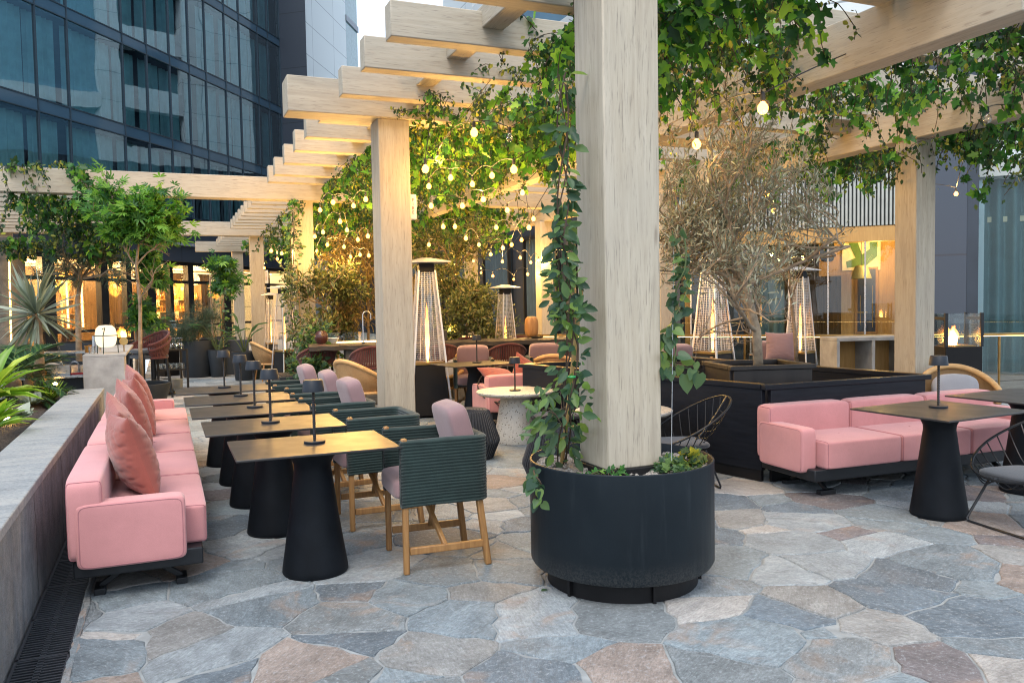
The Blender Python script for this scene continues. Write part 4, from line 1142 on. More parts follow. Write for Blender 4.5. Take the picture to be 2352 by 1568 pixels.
# right table, its lamp, a further table at the edge
tR = make_table('square black table in front of the pink sofa by the partition', .86, .74, (4.80, 3.96, 0), R(4))
make_table('black table at the frame edge beyond the square one', .86, .74, (5.95, 4.15, 0), R(3))
dup(lamp0, loc=(4.87, 4.03, .72), label='black drum lamp on the square table by the partition sofa')
# terrazzo tables
def make_terrazzo(label, loc):
    t = thing('terrazzo_table', label, 'table', loc, 0, 'speckled terrazzo lounge tables')
    part('tabletop', MB().lathe([(0, .508), (.385, .508), (.415, .53), (.418, .545), (.410, .552), (0, .553)], 72), M['terrazzo'], t)
    part('pedestal', MB().lathe([(0, 0), (.225, 0), (.23, .012), (.225, .10), (.155, .5075), (0, .5078)], 64), M['terrazzo'], t)
    return t
TER = Vector((3.42, 8.02, 0))
tz = make_terrazzo('round terrazzo table on a speckled cone base, beside the rope poufs', TER)
dup(tz, loc=(3.62, 6.12, 0), label='terrazzo table almost hidden behind the near timber post')
dup(lamp0, loc=(TER.x-.03, TER.y-.06, .553), label='black drum lamp on the round terrazzo table')
w1 = make_wire_chair('black wire chair facing out over the terrazzo table', (3.74, 8.98, 0), facing((3.74, 8.98), (3.2, 7.6)), wg)
w1.scale = (.98, .98, .90)
dup(w1, loc=(3.66, 7.45, 0), rz=facing((3.66, 7.45), (3.0, 7.6)), label='black wire chair tangled behind the climbing vine')
dup(w1, loc=(3.80, 5.52, 0), rz=facing((3.80, 5.52), (3.0, 5.75)), label='black wire chair standing before the long black partition')
dup(w1, loc=(5.05, 3.50, 0), rz=facing((5.05, 3.50), (4.2, 3.62)), label='black wire chair cut by the frame edge beside the square table')
# rope poufs
def make_pouf(label, loc):
    t = thing('rope_pouf', label, 'pouf', loc, 0, 'black rope poufs')
    mb = MB(); prof = [(.17, .455), (.185, .448), (.275, .19), (.278, .17), (.21, .01), (.18, .0)]
    n = 54
    for k in range(n):
        a = 2*math.pi*k/n
        mb.tube([((r+.006)*math.cos(a), (r+.006)*math.sin(a), z) for r, z in prof], .0115, 5)
    part('cord_weave', mb, M['black_rope'], t)
    part('body', MB().lathe([(0, 0), (.17, 0), (.205, .02), (.27, .18), (.18, .44), (.165, .452), (0, .455)], 48), M['black_panel'], t)
    mb = MB()
    for r in (.03, .06, .09, .12, .15, .172): mb.tube([(r*math.cos(a), r*math.sin(a), .458) for a in np.linspace(0, 2*math.pi, 33)[:-1]], .012, 5, closed=True)
    part('top_coil', mb, M['black_rope'], t)
    return t
pf = make_pouf('black rope pouf behind the nearest green armchair', atz(1077, 940, 7.9))
dup(pf, loc=atz(1280, 1000, 6.75), label='black rope pouf half hidden by the vine at the near post')
# partition
t = thing('partition', 'low black partition with worn brass edge round the olive tree', 'partition', (4.45, 5.28, 0))
A_, B_, C_, E_ = Vector((4.45, 5.28)), Vector((6.15, 5.22)), Vector((5.75, 8.35)), Vector((3.70, 8.46))
o_ = Vector((4.45, 5.28))
for p, q, nm in ((A_, B_, 'front_panel'), (A_, E_, 'side_panel'), (B_, C_, 'side_panel'), (E_, C_, 'rear_panel')):
    d = (q-p); L = d.length; d.normalize(); n_ = Vector((-d.y, d.x))
    p0 = p-o_; q0 = q-o_; sh = .028
    a, b = p0+d*sh, q0-d*sh
    part('panel', MB().beam((*a, .42), (*b, .42), .05, .66), M['partition'], t, bevel=.003)
    part('plinth', MB().beam((*(a+d*.012), .045), (*(b-d*.012), .045), .03, .09), M['black_panel'], t)
    ext = .035
    part('capping', MB().beam((*(p0+d*(.036 if nm in ('side_panel', 'rear_panel') else -.035)), .772), (*(q0+d*(.035 if nm != 'rear_panel' else -.036)), .772), .07, .042), M['edge'] if 'edge' in M else M['partition'], t, bevel=.004)
    if nm != 'front_panel':
        part('brass_lip', MB().beam((*(p0+d*.04), .7955), (*(q0-d*.04), .7955), .05, .004), M['brass'], t)
t = thing('tree_planter', 'black stained timber box planter holding the olive tree', 'planter', (4.95, 6.0, 0), R(-15))
W_, H_ = .36, .31
mb = MB()
for s_ in (-1, 1):
    part('board', MB().box(-W_, W_, s_*H_-.02, s_*H_+.02, 0, .865), M['planter_timber'], t, bevel=.004)
    part('board', MB().box(s_*W_-.02, s_*W_+.02, -H_+.021, H_-.021, 0, .865), M['planter_timber'], t, bevel=.004)
part('rim', MB().box(-W_-.035, W_+.035, -H_-.035, -H_+.03, .866, .905).box(-W_-.035, W_+.035, H_-.03, H_+.035, .866, .905).box(-W_-.035, -W_+.03, -H_+.031, H_-.031, .866, .905).box(W_-.03, W_+.035, -H_+.031, H_-.031, .866, .905), M['planter_timber'], t, bevel=.005)
part('soil', MB().box(-W_+.02, W_-.02, -H_+.02, H_-.02, .5, .80), M['soil'], t)
def box_planter(label, loc, w, d, h, rz=0):
    t = thing('box_planter', label, 'planter', loc, rz)
    part('box', MB().box(-w/2, w/2, -d/2, d/2, 0, h-.03), M['planter_timber'], t, bevel=.004)
    part('rim', MB().box(-w/2-.02, w/2+.02, -d/2-.02, -d/2+.03, h-.03, h).box(-w/2-.02, w/2+.02, d/2-.03, d/2+.02, h-.03, h).box(-w/2-.02, -w/2+.03, -d/2+.031, d/2-.031, h-.03, h).box(w/2-.03, w/2+.02, -d/2+.031, d/2-.031, h-.03, h), M['planter_timber'], t)
    part('soil', MB().box(-w/2+.031, w/2-.031, -d/2+.031, d/2-.031, h-.029, h-.012), M['soil'], t)
    return t
box_planter('small black box planter behind the near post and partition', atz(1535, 850, 8.0), .45, .45, .86, R(-14))
# table, chairs and cushions in the middle
tM = make_table('black table lit gold, in front of the long bar', .95, .7, (3.62, 9.75, 0), R(8))
dup(lamp0, loc=(3.66, 9.82, .72), label='black drum lamp on the gold lit table before the bar')
dup(ch, loc=atz(1088, 880, 11.0), rz=R(72), label='green rope armchair with pink cushion beside the gold lit table', group='green rope armchairs by the long bar')
dup(ch, loc=atz(1255, 840, 11.2), rz=R(75), label='rope armchair with pale pink cushion behind the brass edged partition', group='green rope armchairs by the long bar')
pillow('cushion', 'red cushion lying on the pink sofa behind the gold lit table', (3.70, 9.10, .58), (R(-66), R(8), R(12)), .46, 'salmon', .17, wrinkle=.006)
pillow('cushion', 'small red cushion corner rising above the brass edged partition', (4.06, 9.2, .62), (R(-20), R(30), R(10)), .40, 'salmon', .14, wrinkle=.006)
pillow('cushion', 'pale pink cushion on the far armchair behind the olive trunk', tuple(atz(1793, 806, 10.5, .86)), (R(-12), 0, R(-40)), .38, 'mauve', .15, wrinkle=.004)
dup(ch, loc=atz(1770, 820, 10.8), rz=R(50), label='green rope armchair with pink cushion behind the olive planter', group='green rope armchairs by the glass rail')
dup(ch, loc=atz(1572, 820, 10.4), rz=R(100), label='green rope armchair between the near post and the flaming heater', group='green rope armchairs by the glass rail')
# rattan chairs
def make_rattan(label, loc, rz, cushion=None, group='honey rattan tub chairs'):
    """local: faces -y"""
    t = thing('rattan_chair', label, 'armchair', loc, rz, group)
    def rim(a): # a -1..1 front-left to front-right round the back
        th = a*R(128); x = .36*math.sin(th); y = .02+.36*math.cos(th)*(1 if abs(a) < .7 else 1)
        z = .50+.29*(.5+.5*math.cos(a*math.pi))**1.0
        return Vector((x, y, z))
    def low(a):
        th = a*R(128); return Vector((.27*math.sin(th), .02+.26*math.cos(th), .36))
    n = 37; A = [-1+2*i/(n-1) for i in range(n)]
    part('rim', MB().tube([rim(a) for a in A], [.022+.008*math.cos(a*1.4) for a in A], 10), M['rattan'], t)
    part('woven_shell', MB().grid(lambda u, v: rim(2*u-1).lerp(low(2*u-1), v)+Vector((math.sin((2*u-1)*2.23), math.cos((2*u-1)*2.23), 0))*.03*math.sin(math.pi*v), 49, 8), M['weave'], t)
    part('seat_ring', MB().tube([Vector((.29*math.sin(q), .0+.29*math.cos(q), .35)) for q in np.linspace(0, 2*math.pi, 31)[:-1]], .02, 8, closed=True), M['rattan'], t)
    part('seat_pad', MB().pad(0, 0, .385, .50, .50, .08, .6, 14, .1), M['grey_fabric'], t)
    for x, y in ((-.24, -.2), (.24, -.2), (-.22, .22), (.22, .22)):
        part('leg', MB().tube([(x*.95, y*.95, .36), (x*1.15, y*1.2, 0)], [.018, .014], 8), M['teak'], t)
    for a in (-.62, .62): part('strut', MB().tube([low(a), rim(a)], .014, 6), M['rattan'], t)
    if cushion: 
        part('back_pad', MB().pad(0, .19, .56, .42, .13, .28, .5, 14, .25, (Vector((1, 0, 0)), Vector((0, .95, -.3)), Vector((0, .3, .95)))), M[cushion], t)
    return t
rt = make_rattan('honey rattan tub chair with grey cushion beyond the pink partition sofa', atz(2204, 900, 7.95), facing((6.9, 5.6), (5.9, 4.4)), 'grey_fabric')
rt.scale = (1.0, 1.0, .97)
dup(rt, loc=atz(838, 900, 10.9), rz=R(118), label='honey rattan tub chair seen from behind, between sofa-row chairs and post')
dup(rt, loc=atz(1018, 900, 11.35), rz=R(-75), label='honey rattan tub chair between the near heater and green armchair')
dup(rt, loc=atz(1275, 876, 11.3), rz=R(150), label='honey rattan tub chair peeping over the brass edged partition')
dup(rt, loc=atz(624, 850, 16.5), rz=R(100), label='honey rattan tub chair below the flaming far heater')
# long bar
t = thing('long_bar', 'long outdoor bar with charred live edge slab on rough concrete piers', 'bar', (3.7, 12.1, 0))
bo = Vector((3.7, 12.1, 0))
b0, b1 = Vector((1.95, 12.35, 0))-bo, Vector((6.1, 11.75, 0))-bo
dv = (b1-b0).normalized(); nv = Vector((-dv.y, dv.x, 0))
def slab(u, v):
    p = b0.lerp(b1, u)
    w = .40+.02*math.sin(31*u)+.014*math.sin(77*u+1)
    a = 2*math.pi*v; 
    return p+nv*(w*math.copysign(min(1, abs(math.cos(a))*1.25), math.cos(a)))+Vector((0, 0, .865+.042*math.copysign(min(1, abs(math.sin(a))*1.25), math.sin(a))+.004*math.sin(90*u+4*a)))
mb = MB().grid(slab, 140, 20, wv=True); part('slab', mb, M['dark_slab_wood'], t)
for u, w in ((.22, .40), (.60, .35), (.93, .35)):
    p = b0.lerp(b1, u); part('pier', MB().obox(p+Vector((0, 0, .415)), dv*w, nv*.24, Vector((0, 0, .41))), M['dark_concrete'], t, bevel=.01)
for u in (.415, .78):
    p = b0.lerp(b1, u); part('panel', MB().obox(p+nv*.1+Vector((0, 0, .41)), dv*.36, nv*.1, Vector((0, 0, .405))), M['black_panel'], t)  # black fill stands in for the shade of the open bays between piers
def onbar(u, v=0, z=.912): return b0.lerp(b1, u)+nv*v+bo+Vector((0, 0, z))
tp = thing('tap', 'slim black swan neck tap on the long bar', 'tap', onbar(.19, -.1, .905))
part('spout', MB().tube([(0, 0, 0), (0, 0, .42)]+[(.06-.06*math.cos(a), 0, .42+.06*math.sin(a)) for a in np.linspace(.3, 3.0, 8)]+[(.12, 0, .36)], .008, 8), M['steel'], tp)
part('base', MB().lathe([(0, 0), (.025, 0), (.025, .02), (0, .022)], 16), M['black_metal'], tp)
tag(part('bowl', MB().lathe([(0, 0), (.05, 0), (.10, .08), (.095, .08), (.045, .01)], 20), M['white'], loc=onbar(.085, .1)), 'small white bowl on the long bar beside the tap', 'bowl')
tag(part('urn', MB().lathe([(0, 0), (.06, .01), (.10, .08), (.09, .16), (.05, .2), (.045, .2), (.08, .15)], 20), plain('oxblood_glaze', (.05, .015, .012), .3), loc=onbar(.045, -.1)), 'round dark oxblood pot on the end of the bar', 'pot')
tag(part('glass_screen', MB().box(-.55, .55, -.006, .006, 0, .16), M['glass_clear'], loc=onbar(.17, .25)), 'low glass splash screen along the bar', 'screen')
tag(part('light_bar', MB().obox((0, 0, .012), dv*.5, nv*.02, Vector((0, 0, .01))), M['led'], loc=onbar(.18, .15)), 'warm light bar lying along the bar top behind the tap', 'light')
tag(part('trough', MB().obox((0, 0, .075), dv*.32, nv*.1, Vector((0, 0, .075))), M['planter_timber'], loc=onbar(.425, .2), bevel=.005), 'low black planting trough on the bar top below the lit trunk', 'trough')
tag(part('candle_holder', MB().lathe([(0, 0), (.09, .0), (.10, .02), (0, .03)], 20), M['black_metal'], loc=onbar(.84, .0)), 'flat black dish on the far bar end by the vine', 'dish')
tag(part('basket', MB().pad(0, 0, .17, .2, .2, .34, .6, 14), M['teak'], loc=onbar(.83, .15)), 'brown woven basket on the bar beside the amber post', 'basket')
for i, x in enumerate((-.05, .04, .1, .16)):
    pass
# bar stools
def make_stool(label, loc, rz, mat='burgundy_rope', group='woven bar stools at the long bar', H=.62):
    """local: faces -y; woven tub back"""
    t = thing('bar_stool', label, 'bar stool', loc, rz, group)
    n = 44; mb = MB()
    def top(a):
        th = a*R(122); return Vector((.285*math.sin(th), .02+.27*math.cos(th), H+.09+.19*(.5+.5*math.cos(a*math.pi))**.8))
    def bot(a):
        th = a*R(122); return Vector((.235*math.sin(th), .02+.22*math.cos(th), H-.02))
    for k in range(n):
        a = -1+2*k/(n-1)
        p, q = top(a), bot(a+.02*(1 if k % 2 else -1)*0)
        w_ = (top(a+.01)-top(a-.01)).normalized(); o = (q-p); m_ = o.cross(w_).normalized()
        c = (p+q)/2+m_*.0
        mb.obox(c, w_*.0085, o*.5, m_*.006)
    part('woven_back', mb, M[mat], t)
    A = np.linspace(-1, 1, 33)
    part('top_roll', MB().tube([top(a) for a in A], .019, 8), M[mat], t)
    part('seat_band', MB().tube([bot(a) for a in A], .018, 8), M[mat], t)
    part('seat_pad', MB().pad(0, 0, H+.0, .45, .44, .07, .5, 14, .1), M['charcoal'], t)
    for x, y in ((-.17, -.17), (.17, -.17), (-.17, .17), (.17, .17)):
        part('leg', MB().beam((x, y, H-.03), (x*1.25, y*1.25, 0), .026, .026), M['black_metal'], t)
    part('footrest', MB().tube([(-.2, -.2, .2), (.2, -.2, .2), (.2, .2, .2), (-.2, .2, .2)], .009, 6, closed=True), M['black_metal'], t)
    return t
yaw_b = math.atan2(nv.y, nv.x)+math.pi/2   # -y faces +nv
st0 = make_stool('burgundy woven bar stool half behind the second timber post', atz(852, 840, 11.6), yaw_b)
for px, lab in ((1006, 'burgundy woven bar stool mostly hidden by the near heater'), (1160, 'burgundy woven bar stool below the flaming heater'), (1262, 'burgundy woven bar stool beside the climbing vine')):
    dup(st0, loc=atz(px, 800, 11.75), rz=yaw_b+R(rng.normal(0, 8)), label=lab)
dup(st0, loc=atz(727, 830, 12.2), rz=yaw_b+R(20), label='burgundy woven bar stool under the near end of the bar')
s2 = make_stool('burgundy stool with navy pad on the bar\'s far side, below the black trough', atz(1082, 800, 13.5), yaw_b+math.pi, group='stools on the far side of the bar')
dup(s2, loc=atz(1205, 800, 13.6), label='burgundy stool with navy pad on the bar\'s far side, by the vine')
# stacked stools by the concrete counter
s3 = make_stool('burgundy stool standing beside the trolley, carrying another stool', atz(345, 880, 13.6), R(-60), group='stacked burgundy stools')
s3.scale = (1.15, 1.15, 1.12)
c3_ = dup(s3, label='burgundy stool stacked on top, beside the trolley'); c3_.location = Vector(s3.location)+Vector((-.02, -.03, .09))
# heaters
def make_heater(label, loc, rz, sc=(1, 1, 1), flame=True, group='pyramid patio heaters'):
    t = thing('patio_heater', label, 'patio heater', loc, rz, group, sc)
    b, m1, m2 = .27, .205, .105; zb, zt = .70, 1.92
    def w_(z): return b+(m2-b)*z/zt
    mb = MB()
    for sx in (-1, 1):
        for sy in (-1, 1):
            part('corner_post', MB().beam((sx*w_(.0), sy*w_(.0), 0), (sx*w_(zt), sy*w_(zt), zt), .022, .022, (1, 0, 0)), M['white_steel'], t)
    v = []
    for z in (.03, .68):
        q = w_(z)-.02; v += [(-q, -q, z), (q, -q, z), (q, q, z), (-q, q, z)]
    part('base_panel', MB().add(v, [(3, 2, 1, 0), (4, 5, 6, 7), (0, 1, 5, 4), (1, 2, 6, 5), (2, 3, 7, 6), (3, 0, 4, 7)]), M['black_panel'], t)
    part('burner_tray', MB().box(-.2, .2, -.2, .2, .69, .72), M['brass'], t)
    mb = MB()
    for a in range(4):
        c, s = [(1, 0), (0, 1), (-1, 0), (0, -1)][a]
        def P_(u, z): q = w_(z)-.004; x, y = q, u*q; return (x*c-y*s, x*s+y*c, z)
        for i in range(46):
            z = .74+i*.0255; mb.beam(P_(-1, z), P_(1, z), .0038, .0038)
        for u in (-.66, -.33, 0, .33, .66): mb.beam(P_(u, .74), P_(u, zt-.02), .004, .004, (1, 0, 0))
    part('wire_guard', mb, M['white_steel'], t)
    part('glass_tube', MB().lathe([(.065, .72), (.065, 1.86)], 20), M['glass_clear'], t)
    if flame:
        fl = MB(); pr = []
        for i in range(24): z = i/23; pr.append((max(0, .030*(math.sin(math.pi*min(1, z*1.05+.08))**.7)*(1-.35*z)+.004*math.sin(z*25)), .73+z*.85))
        fl.lathe(pr, 10); part('flame', fl, M['flame'], t)
    part('neck', MB().box(-.10, .10, -.10, .10, 1.90, 2.01), M['black_panel'], t, bevel=.004)
    v = [(-.29, -.29, 2.02), (.29, -.29, 2.02), (.29, .29, 2.02), (-.29, .29, 2.02), (-.29, -.29, 2.03), (.29, -.29, 2.03), (.29, .29, 2.03), (-.29, .29, 2.03), (-.06, -.06, 2.085), (.06, -.06, 2.085), (.06, .06, 2.085), (-.06, .06, 2.085)]
    part('cap', MB().add(v, [(3, 2, 1, 0)]+[(i, (i+1) % 4, 4+(i+1) % 4, 4+i) for i in range(4)]+[(4+i, 4+(i+1) % 4, 8+(i+1) % 4, 8+i) for i in range(4)]+[(8, 9, 10, 11)]), M['white_steel'], t)
    return t
h1 = make_heater('white cage patio heater close behind the second timber post', (3.2, 10.45, 0), R(-8))
dup(h1, loc=atz(1637, 800, 12.0), rz=R(18), label='flaming patio heater behind the olive tree, nearer the timber post')
dup(h1, loc=atz(1838, 800, 12.4), rz=R(22), sc=(.78, .78, .93), label='flaming patio heater beside the thin tree and sideboard')
dup(h1, loc=atz(1160, 700, 13.7), rz=R(10), sc=(.68, .68, .85), label='flaming patio heater behind the long bar')
dup(h1, loc=atz(621, 700, 19.3), rz=R(10), sc=(.58, .58, .86), label='tall flame patio heater between the fourth and third posts')
dup(h1, loc=atz(652, 700, 15.6), rz=R(30), sc=(.75, .75, .9), label='patio heater behind the vine on the third post')
# third post's planter
t = thing('post_planter', 'low dark planter box round the third timber post', 'planter', (2.21, 14.3, 0))
part('box', MB().box(-.5, .5, -.45, .45, 0, .32), M['grey_pot'], t, bevel=.01)
part('soil', MB().box(-.45, .45, -.4, .4, .321, .33), M['soil'], t)
# fire pit, sideboard, balustrade
def flames(k, n=7, w=.1, h=.22):
    fl = MB()
    for i in range(n):
        x, y = rng.normal(0, w*.5, 2); hh = h*(.45+.7*rng.random()); r = .022+.02*rng.random(); ph = rng.random()*6
        pts = [(x+.018*math.sin(ph+z*7)*z, y+.018*math.cos(ph+z*6)*z, hh*z) for z in np.linspace(0, 1, 9)]
        fl.tube(pts, [max(.001, r*(math.sin(math.pi*min(1, .25+z*.75))**.9)) for z in np.linspace(0, 1, 9)], 7)
    return fl
def make_pit(label, loc, rz, sc=1):
    t = thing('fire_pit', label, 'fire pit', loc, rz, 'gas fire towers', sc)
    part('body', MB().box(-.2, .2, -.2, .2, 0, .90), M['black_panel'], t, bevel=.006)
    for x in (-.19, .19):
        for y in (-.19, .19): part('post', MB().box(x-.016, x+.016, y-.016, y+.016, .901, 1.28), M['black_metal'], t)
    part('rail', MB().box(-.172, .172, -.2, -.18, 1.2, 1.235).box(-.172, .172, .18, .2, 1.2, 1.235), M['black_metal'], t)
    for a, b, c, d in ((-.172, .172, -.197, -.193), (-.172, .172, .193, .197), (-.197, -.193, -.172, .172), (.193, .197, -.172, .172)):
        part('pane', MB().box(a, b, c, d, .91, 1.27), M['glass_clear'], t, flat=True)
    part('burner', MB().box(-.15, .15, -.15, .15, .901, .915), M['brass'], t)
    part('flame', flames(t), M['flame'], t, loc=(0, 0, .916))
    return t
fp = make_pit('black gas fire tower with glass guard before the glass rail', atz(2196, 800, 9.4), R(62))
dup(fp, loc=atz(560/2.0*1.0, 820, 19.0), rz=R(20), sc=.9, label='small fire tower burning behind the lantern, at the bar front')
dup(fp, loc=atz(382, 820, 18.0), rz=R(35), sc=.95, label='small fire tower burning beside the stacked stools')
def cside():
    t = thing('sideboard', 'pale concrete console with two open niches, left of the far post', 'sideboard', atz(1985, 800, 9.35), math.atan2(_rt.y, _rt.x)+R(6))
    t['label'] = 'pale concrete console with two open niches, against the far timber post'
    w = .43; h = 1.03
    part('carcass', MB().box(-w, w, -.2, .2, h-.04, h).box(-w, -w+.035, -.2, .2, 0, h-.041).box(w-.035, w, -.2, .2, 0, h-.041).box(-.018, .018, -.2, .2, .62, h-.041).box(-w+.036, w-.036, -.2, .2, .585, .62).box(-w+.036, w-.036, .16, .19, 0, .584), M['concrete'], t, bevel=.004)
    for x in (-.206, .206): part('drawer', MB().box(x-.185, x+.185, -.2, .1, .04, .575), M['concrete'], t, bevel=.004)
    part('niche_back', MB().box(-w+.036, w-.036, .165, .18, .621, h-.042), M['oak_panel'], t)
    return t
cside()
t = thing('glass_balustrade', 'glass balustrade with a warm lit handrail along the terrace edge', 'balustrade', (10, 8.7, 0))
ro = Vector((10, 8.7, 0))
RP = [Vector((3.9, 15.35, 0)), Vector((7.594, 11.362, 0)), Vector((10.047, 8.725, 0)), Vector((13.5, 7.3, 0))]
for p, q in zip(RP[:-1], RP[1:]):
    d = (q-p).normalized(); L = (q-p).length; n_ = Vector((d.y, -d.x, 0))
    if n_.dot(Vector((-1, -1, 0))) < 0: n_ = -n_
    part('handrail', MB().beam(p-ro+Vector((0, 0, .895)), q-ro+Vector((0, 0, .895)), .06, .035), M['brass'], t, bevel=.004)
    part('led_strip', MB().beam(p-ro+n_*.012+Vector((0, 0, .872)), q-ro+n_*.012+Vector((0, 0, .872)), .014, .008), M['led'], t)
    k = max(1, round(L/1.25))
    for i in range(k):
        a, b = p+d*(L*i/k+.02), p+d*(L*(i+1)/k-.02)
        part('pane', MB().beam(a-ro+Vector((0, 0, .47)), b-ro+Vector((0, 0, .47)), .012, .78), M['glass_clear'], t, flat=True)
        part('post', MB().beam(p+d*(L*i/k)-ro, p+d*(L*i/k)-ro+Vector((0, 0, .875)), .025, .025), M['brass'], t)
    part('kerb', MB().beam(p-ro+Vector((0, 0, .04)), q-ro+Vector((0, 0, .04)), .14, .09), M['dark_concrete'], t)
dp = [(p.x+.1, p.y+.08) for p in RP]+[(16, 8.6), tuple(FR.pt(fs(2700, 600), .02, 0).xy), tuple(FR.pt(fs(1482), .02, 0).xy), (4.6, 16.6)]
struct('walkway', MB().prism(dp, -.02, .006), M['dark_concrete'])
# fire call boxes on the posts
def fire_box(label, loc, sc=1):
    t = thing('fire_box', label, 'fire box', loc, 0, 'fire alarm boxes on the posts', sc)
    part('case', MB().box(0, .075, -.055, .055, 0, .26), M['white'], t, bevel=.008)
    part('button', MB().obox((.083, 0, .17), (.008, 0, 0), (0, .03, 0), (0, 0, .04)), M['ledge'], t)
    for i, chx in enumerate('FIRE'):
        cu = bpy.data.curves.new('letter', 'FONT'); cu.body = chx; cu.size = .045; cu.align_x = 'CENTER'; cu.extrude = .0006
        tmp = bpy.data.objects.new('letter_curve', cu); COL.objects.link(tmp)
        me = bpy.data.meshes.new_from_object(tmp.evaluated_get(bpy.context.evaluated_depsgraph_get()))
        bpy.data.objects.remove(tmp)
        me.name = 'letter'; me.materials.clear()
        o = finish(me, 'letter', M['red_paint'], t, (.0375, -.0565, .185-i*.042)); o.rotation_euler = (R(90), 0, 0)
    return t
M['red_paint'] = plain('red_lettering', (.55, .03, .02), .5)
fire_box('white fire alarm box with red vertical lettering on the second post', (CX1+.001, 8.33, 2.36))
fire_box('small white fire alarm box on the fourth post, near the bulbs', (CX1+.001, 21.72, 2.05), 1.3)

# ------------------------------------------------------------------ far left: counter, lantern, trolley, pots
cx = at(285, 812, Y=10.75); 
t = thing('concrete_counter', 'pale concrete service counter behind the slate wall', 'counter', (cx.x, 10.75, 0))
H_ = cx.z
part('upright', MB().box(-.44, 0, 0, .5, 0, H_-.031), M['concrete'], t, bevel=.004)
part('counter_top', MB().box(-.44, .02, .0, 2.6, H_-.03, H_), M['concrete'], t, bevel=.004)
part('cabinet', MB().box(-1.2, -.46, .25, 2.2, 0, H_-.28), M['steel_dull'] if 'steel_dull' in M else M['grey_pot'], t)
part('sink', MB().box(-1.25, -.445, .2, 2.2, H_-.275, H_-.245), M['steel'], t, bevel=.003)
part('shelf', MB().box(-1.0, -.445, .9, 1.3, H_-.02, H_), M['steel'], t)
part('red_edge', MB().box(-1.15, -.45, .34, .36, H_-.244, H_-.225), plain('red_mat', (.5, .02, .03), .5), t)
tp = thing('tap', 'curved chrome tap over the steel sink behind the counter', 'tap', (cx.x-.52, 11.2, H_-.245))
part('spout', MB().tube([(0, 0, 0), (0, 0, .1)]+[(-.05+.05*math.cos(a), 0, .1+.05*math.sin(a)) for a in np.linspace(.3, 2.8, 7)], .009, 8), M['steel'], tp)
lt = thing('lantern', 'glowing opal lantern in a dark green cage on the concrete counter', 'lantern', (cx.x-.20, 10.98, H_))
part('globe', MB().lathe([(.0, .075), (.07, .078), (.105, .11), (.118, .17), (.118, .24), (.105, .30), (.07, .335), (0, .34)], 32), M['glow_lamp'], lt)
mb = MB()
for a in (20, 140, 260):
    c, s = math.cos(R(a)), math.sin(R(a))
    mb.tube([(.135*c, .135*s, 0), (.128*c, .128*s, .215)], .006, 6)
mb.tube([(.128*math.cos(a), .128*math.sin(a), .215) for a in np.linspace(0, 2*math.pi, 33)[:-1]], .006, 6, closed=True)
mb.tube([(.128*math.cos(R(140)), .128*math.sin(R(140)), .215), (-.02, -.12, .30), (.0, -.13, .31), (.128*math.cos(R(260)), .128*math.sin(R(260)), .215)], .006, 6)
part('cage', mb, plain('dark_green_enamel', (.012, .03, .02), .4), lt)
tumb = None
def glassware(name, prof, mat, loc, label, group):
    o = part(name, MB().lathe(prof, 14), mat, loc=loc); tag(o, label, 'glass', group); return o
M['glassware'] = glass('glassware', (.92, .93, .92), .10)
TUM = [(0, 0), (.032, 0), (.036, .005), (.040, .085), (.037, .085), (.033, .012), (0, .01)]
for i, (dx, dy, lab, mt) in enumerate(((-.36, .3, 'clear tumbler on the counter end beside the sink', 'glassware'), (-.42, .55, 'amber glass jar on the counter beside the clear tumbler', 'bottle'), (-.40, .8, 'second amber glass jar by the sink', 'bottle'))):
    tag(part('tumbler', MB().lathe(TUM, 14), M[mt], loc=(cx.x+dx, 10.75+dy, H_)), lab, 'glass')
tag(part('steel_canister', MB().lathe([(0, 0), (.05, 0), (.05, .2), (.045, .2), (.045, .01)], 20), M['steel'], loc=(cx.x-.33, 11.4, H_)), 'brushed steel canister beside the lantern', 'canister')
tag(part('dial', MB().lathe([(0, -.01), (.05, -.01), (.05, .01), (0, .012)], 24), M['brass'], loc=(cx.x-.02, 11.25, H_+.13)), 'small brass dial on the counter beside the lantern', 'dial'); bpy.data.objects['dial'].rotation_euler = (R(80), 0, 0)
tag(part('stand', MB().tube([(0, 0, 0), (0, 0, .09)], .008, 6), M['brass'], loc=(cx.x-.02, 11.255, H_)), 'thin brass stand under the small dial', 'stand')
tag(part('orange', MB().lathe([(0, 0), (.03, .01), (.042, .042), (.03, .075), (0, .084)], 16), plain('orange_peel', (.75, .30, .02), .5), loc=(cx.x-.88, 11.05, H_-.244)), 'orange lying by the sink behind the spiky palm', 'orange')
tag(part('steel_box', MB().box(-.1, .1, -.08, .08, 0, .12), M['steel'], loc=(cx.x-.70, 11.1, H_-.244), bevel=.005), 'steel box beside the orange at the sink', 'box')
# trolley
tr = thing('trolley', 'black bar trolley with glasses and stacked plates', 'trolley', atz(392, 900, 14.2), R(14))
W_ = .24
mb = MB()
for x in (-W_, W_):
    for y in (-.2, .2): part('leg', MB().box(x-.016, x+.016, y-.016, y+.016, .03, .78), M['black_metal'], tr)
for z in (.05, .43, .765): part('shelf', MB().box(-W_+.017, W_-.017, -.2, .2, z-.012, z+.012), M['black_metal'], tr)
part('castor', MB().lathe([(0, 0), (.02, 0), (.02, .03), (0, .03)], 10, (-W_, -.2, 0)).lathe([(0, 0), (.02, 0), (.02, .03), (0, .03)], 10, (W_, -.2, 0)), M['black_metal'], tr)
tl_ = Vector(tr.location); rm = Matrix.Rotation(R(14), 3, 'Z')
def ontr(x, y, z): return tl_+rm @ Vector((x, y, z))
WINE = [(0, 0), (.033, .002), (.006, .01), (.005, .08), (.03, .10), (.042, .14), (.034, .19), (.031, .19), (.038, .14), (.004, .085)]
gsrc = None
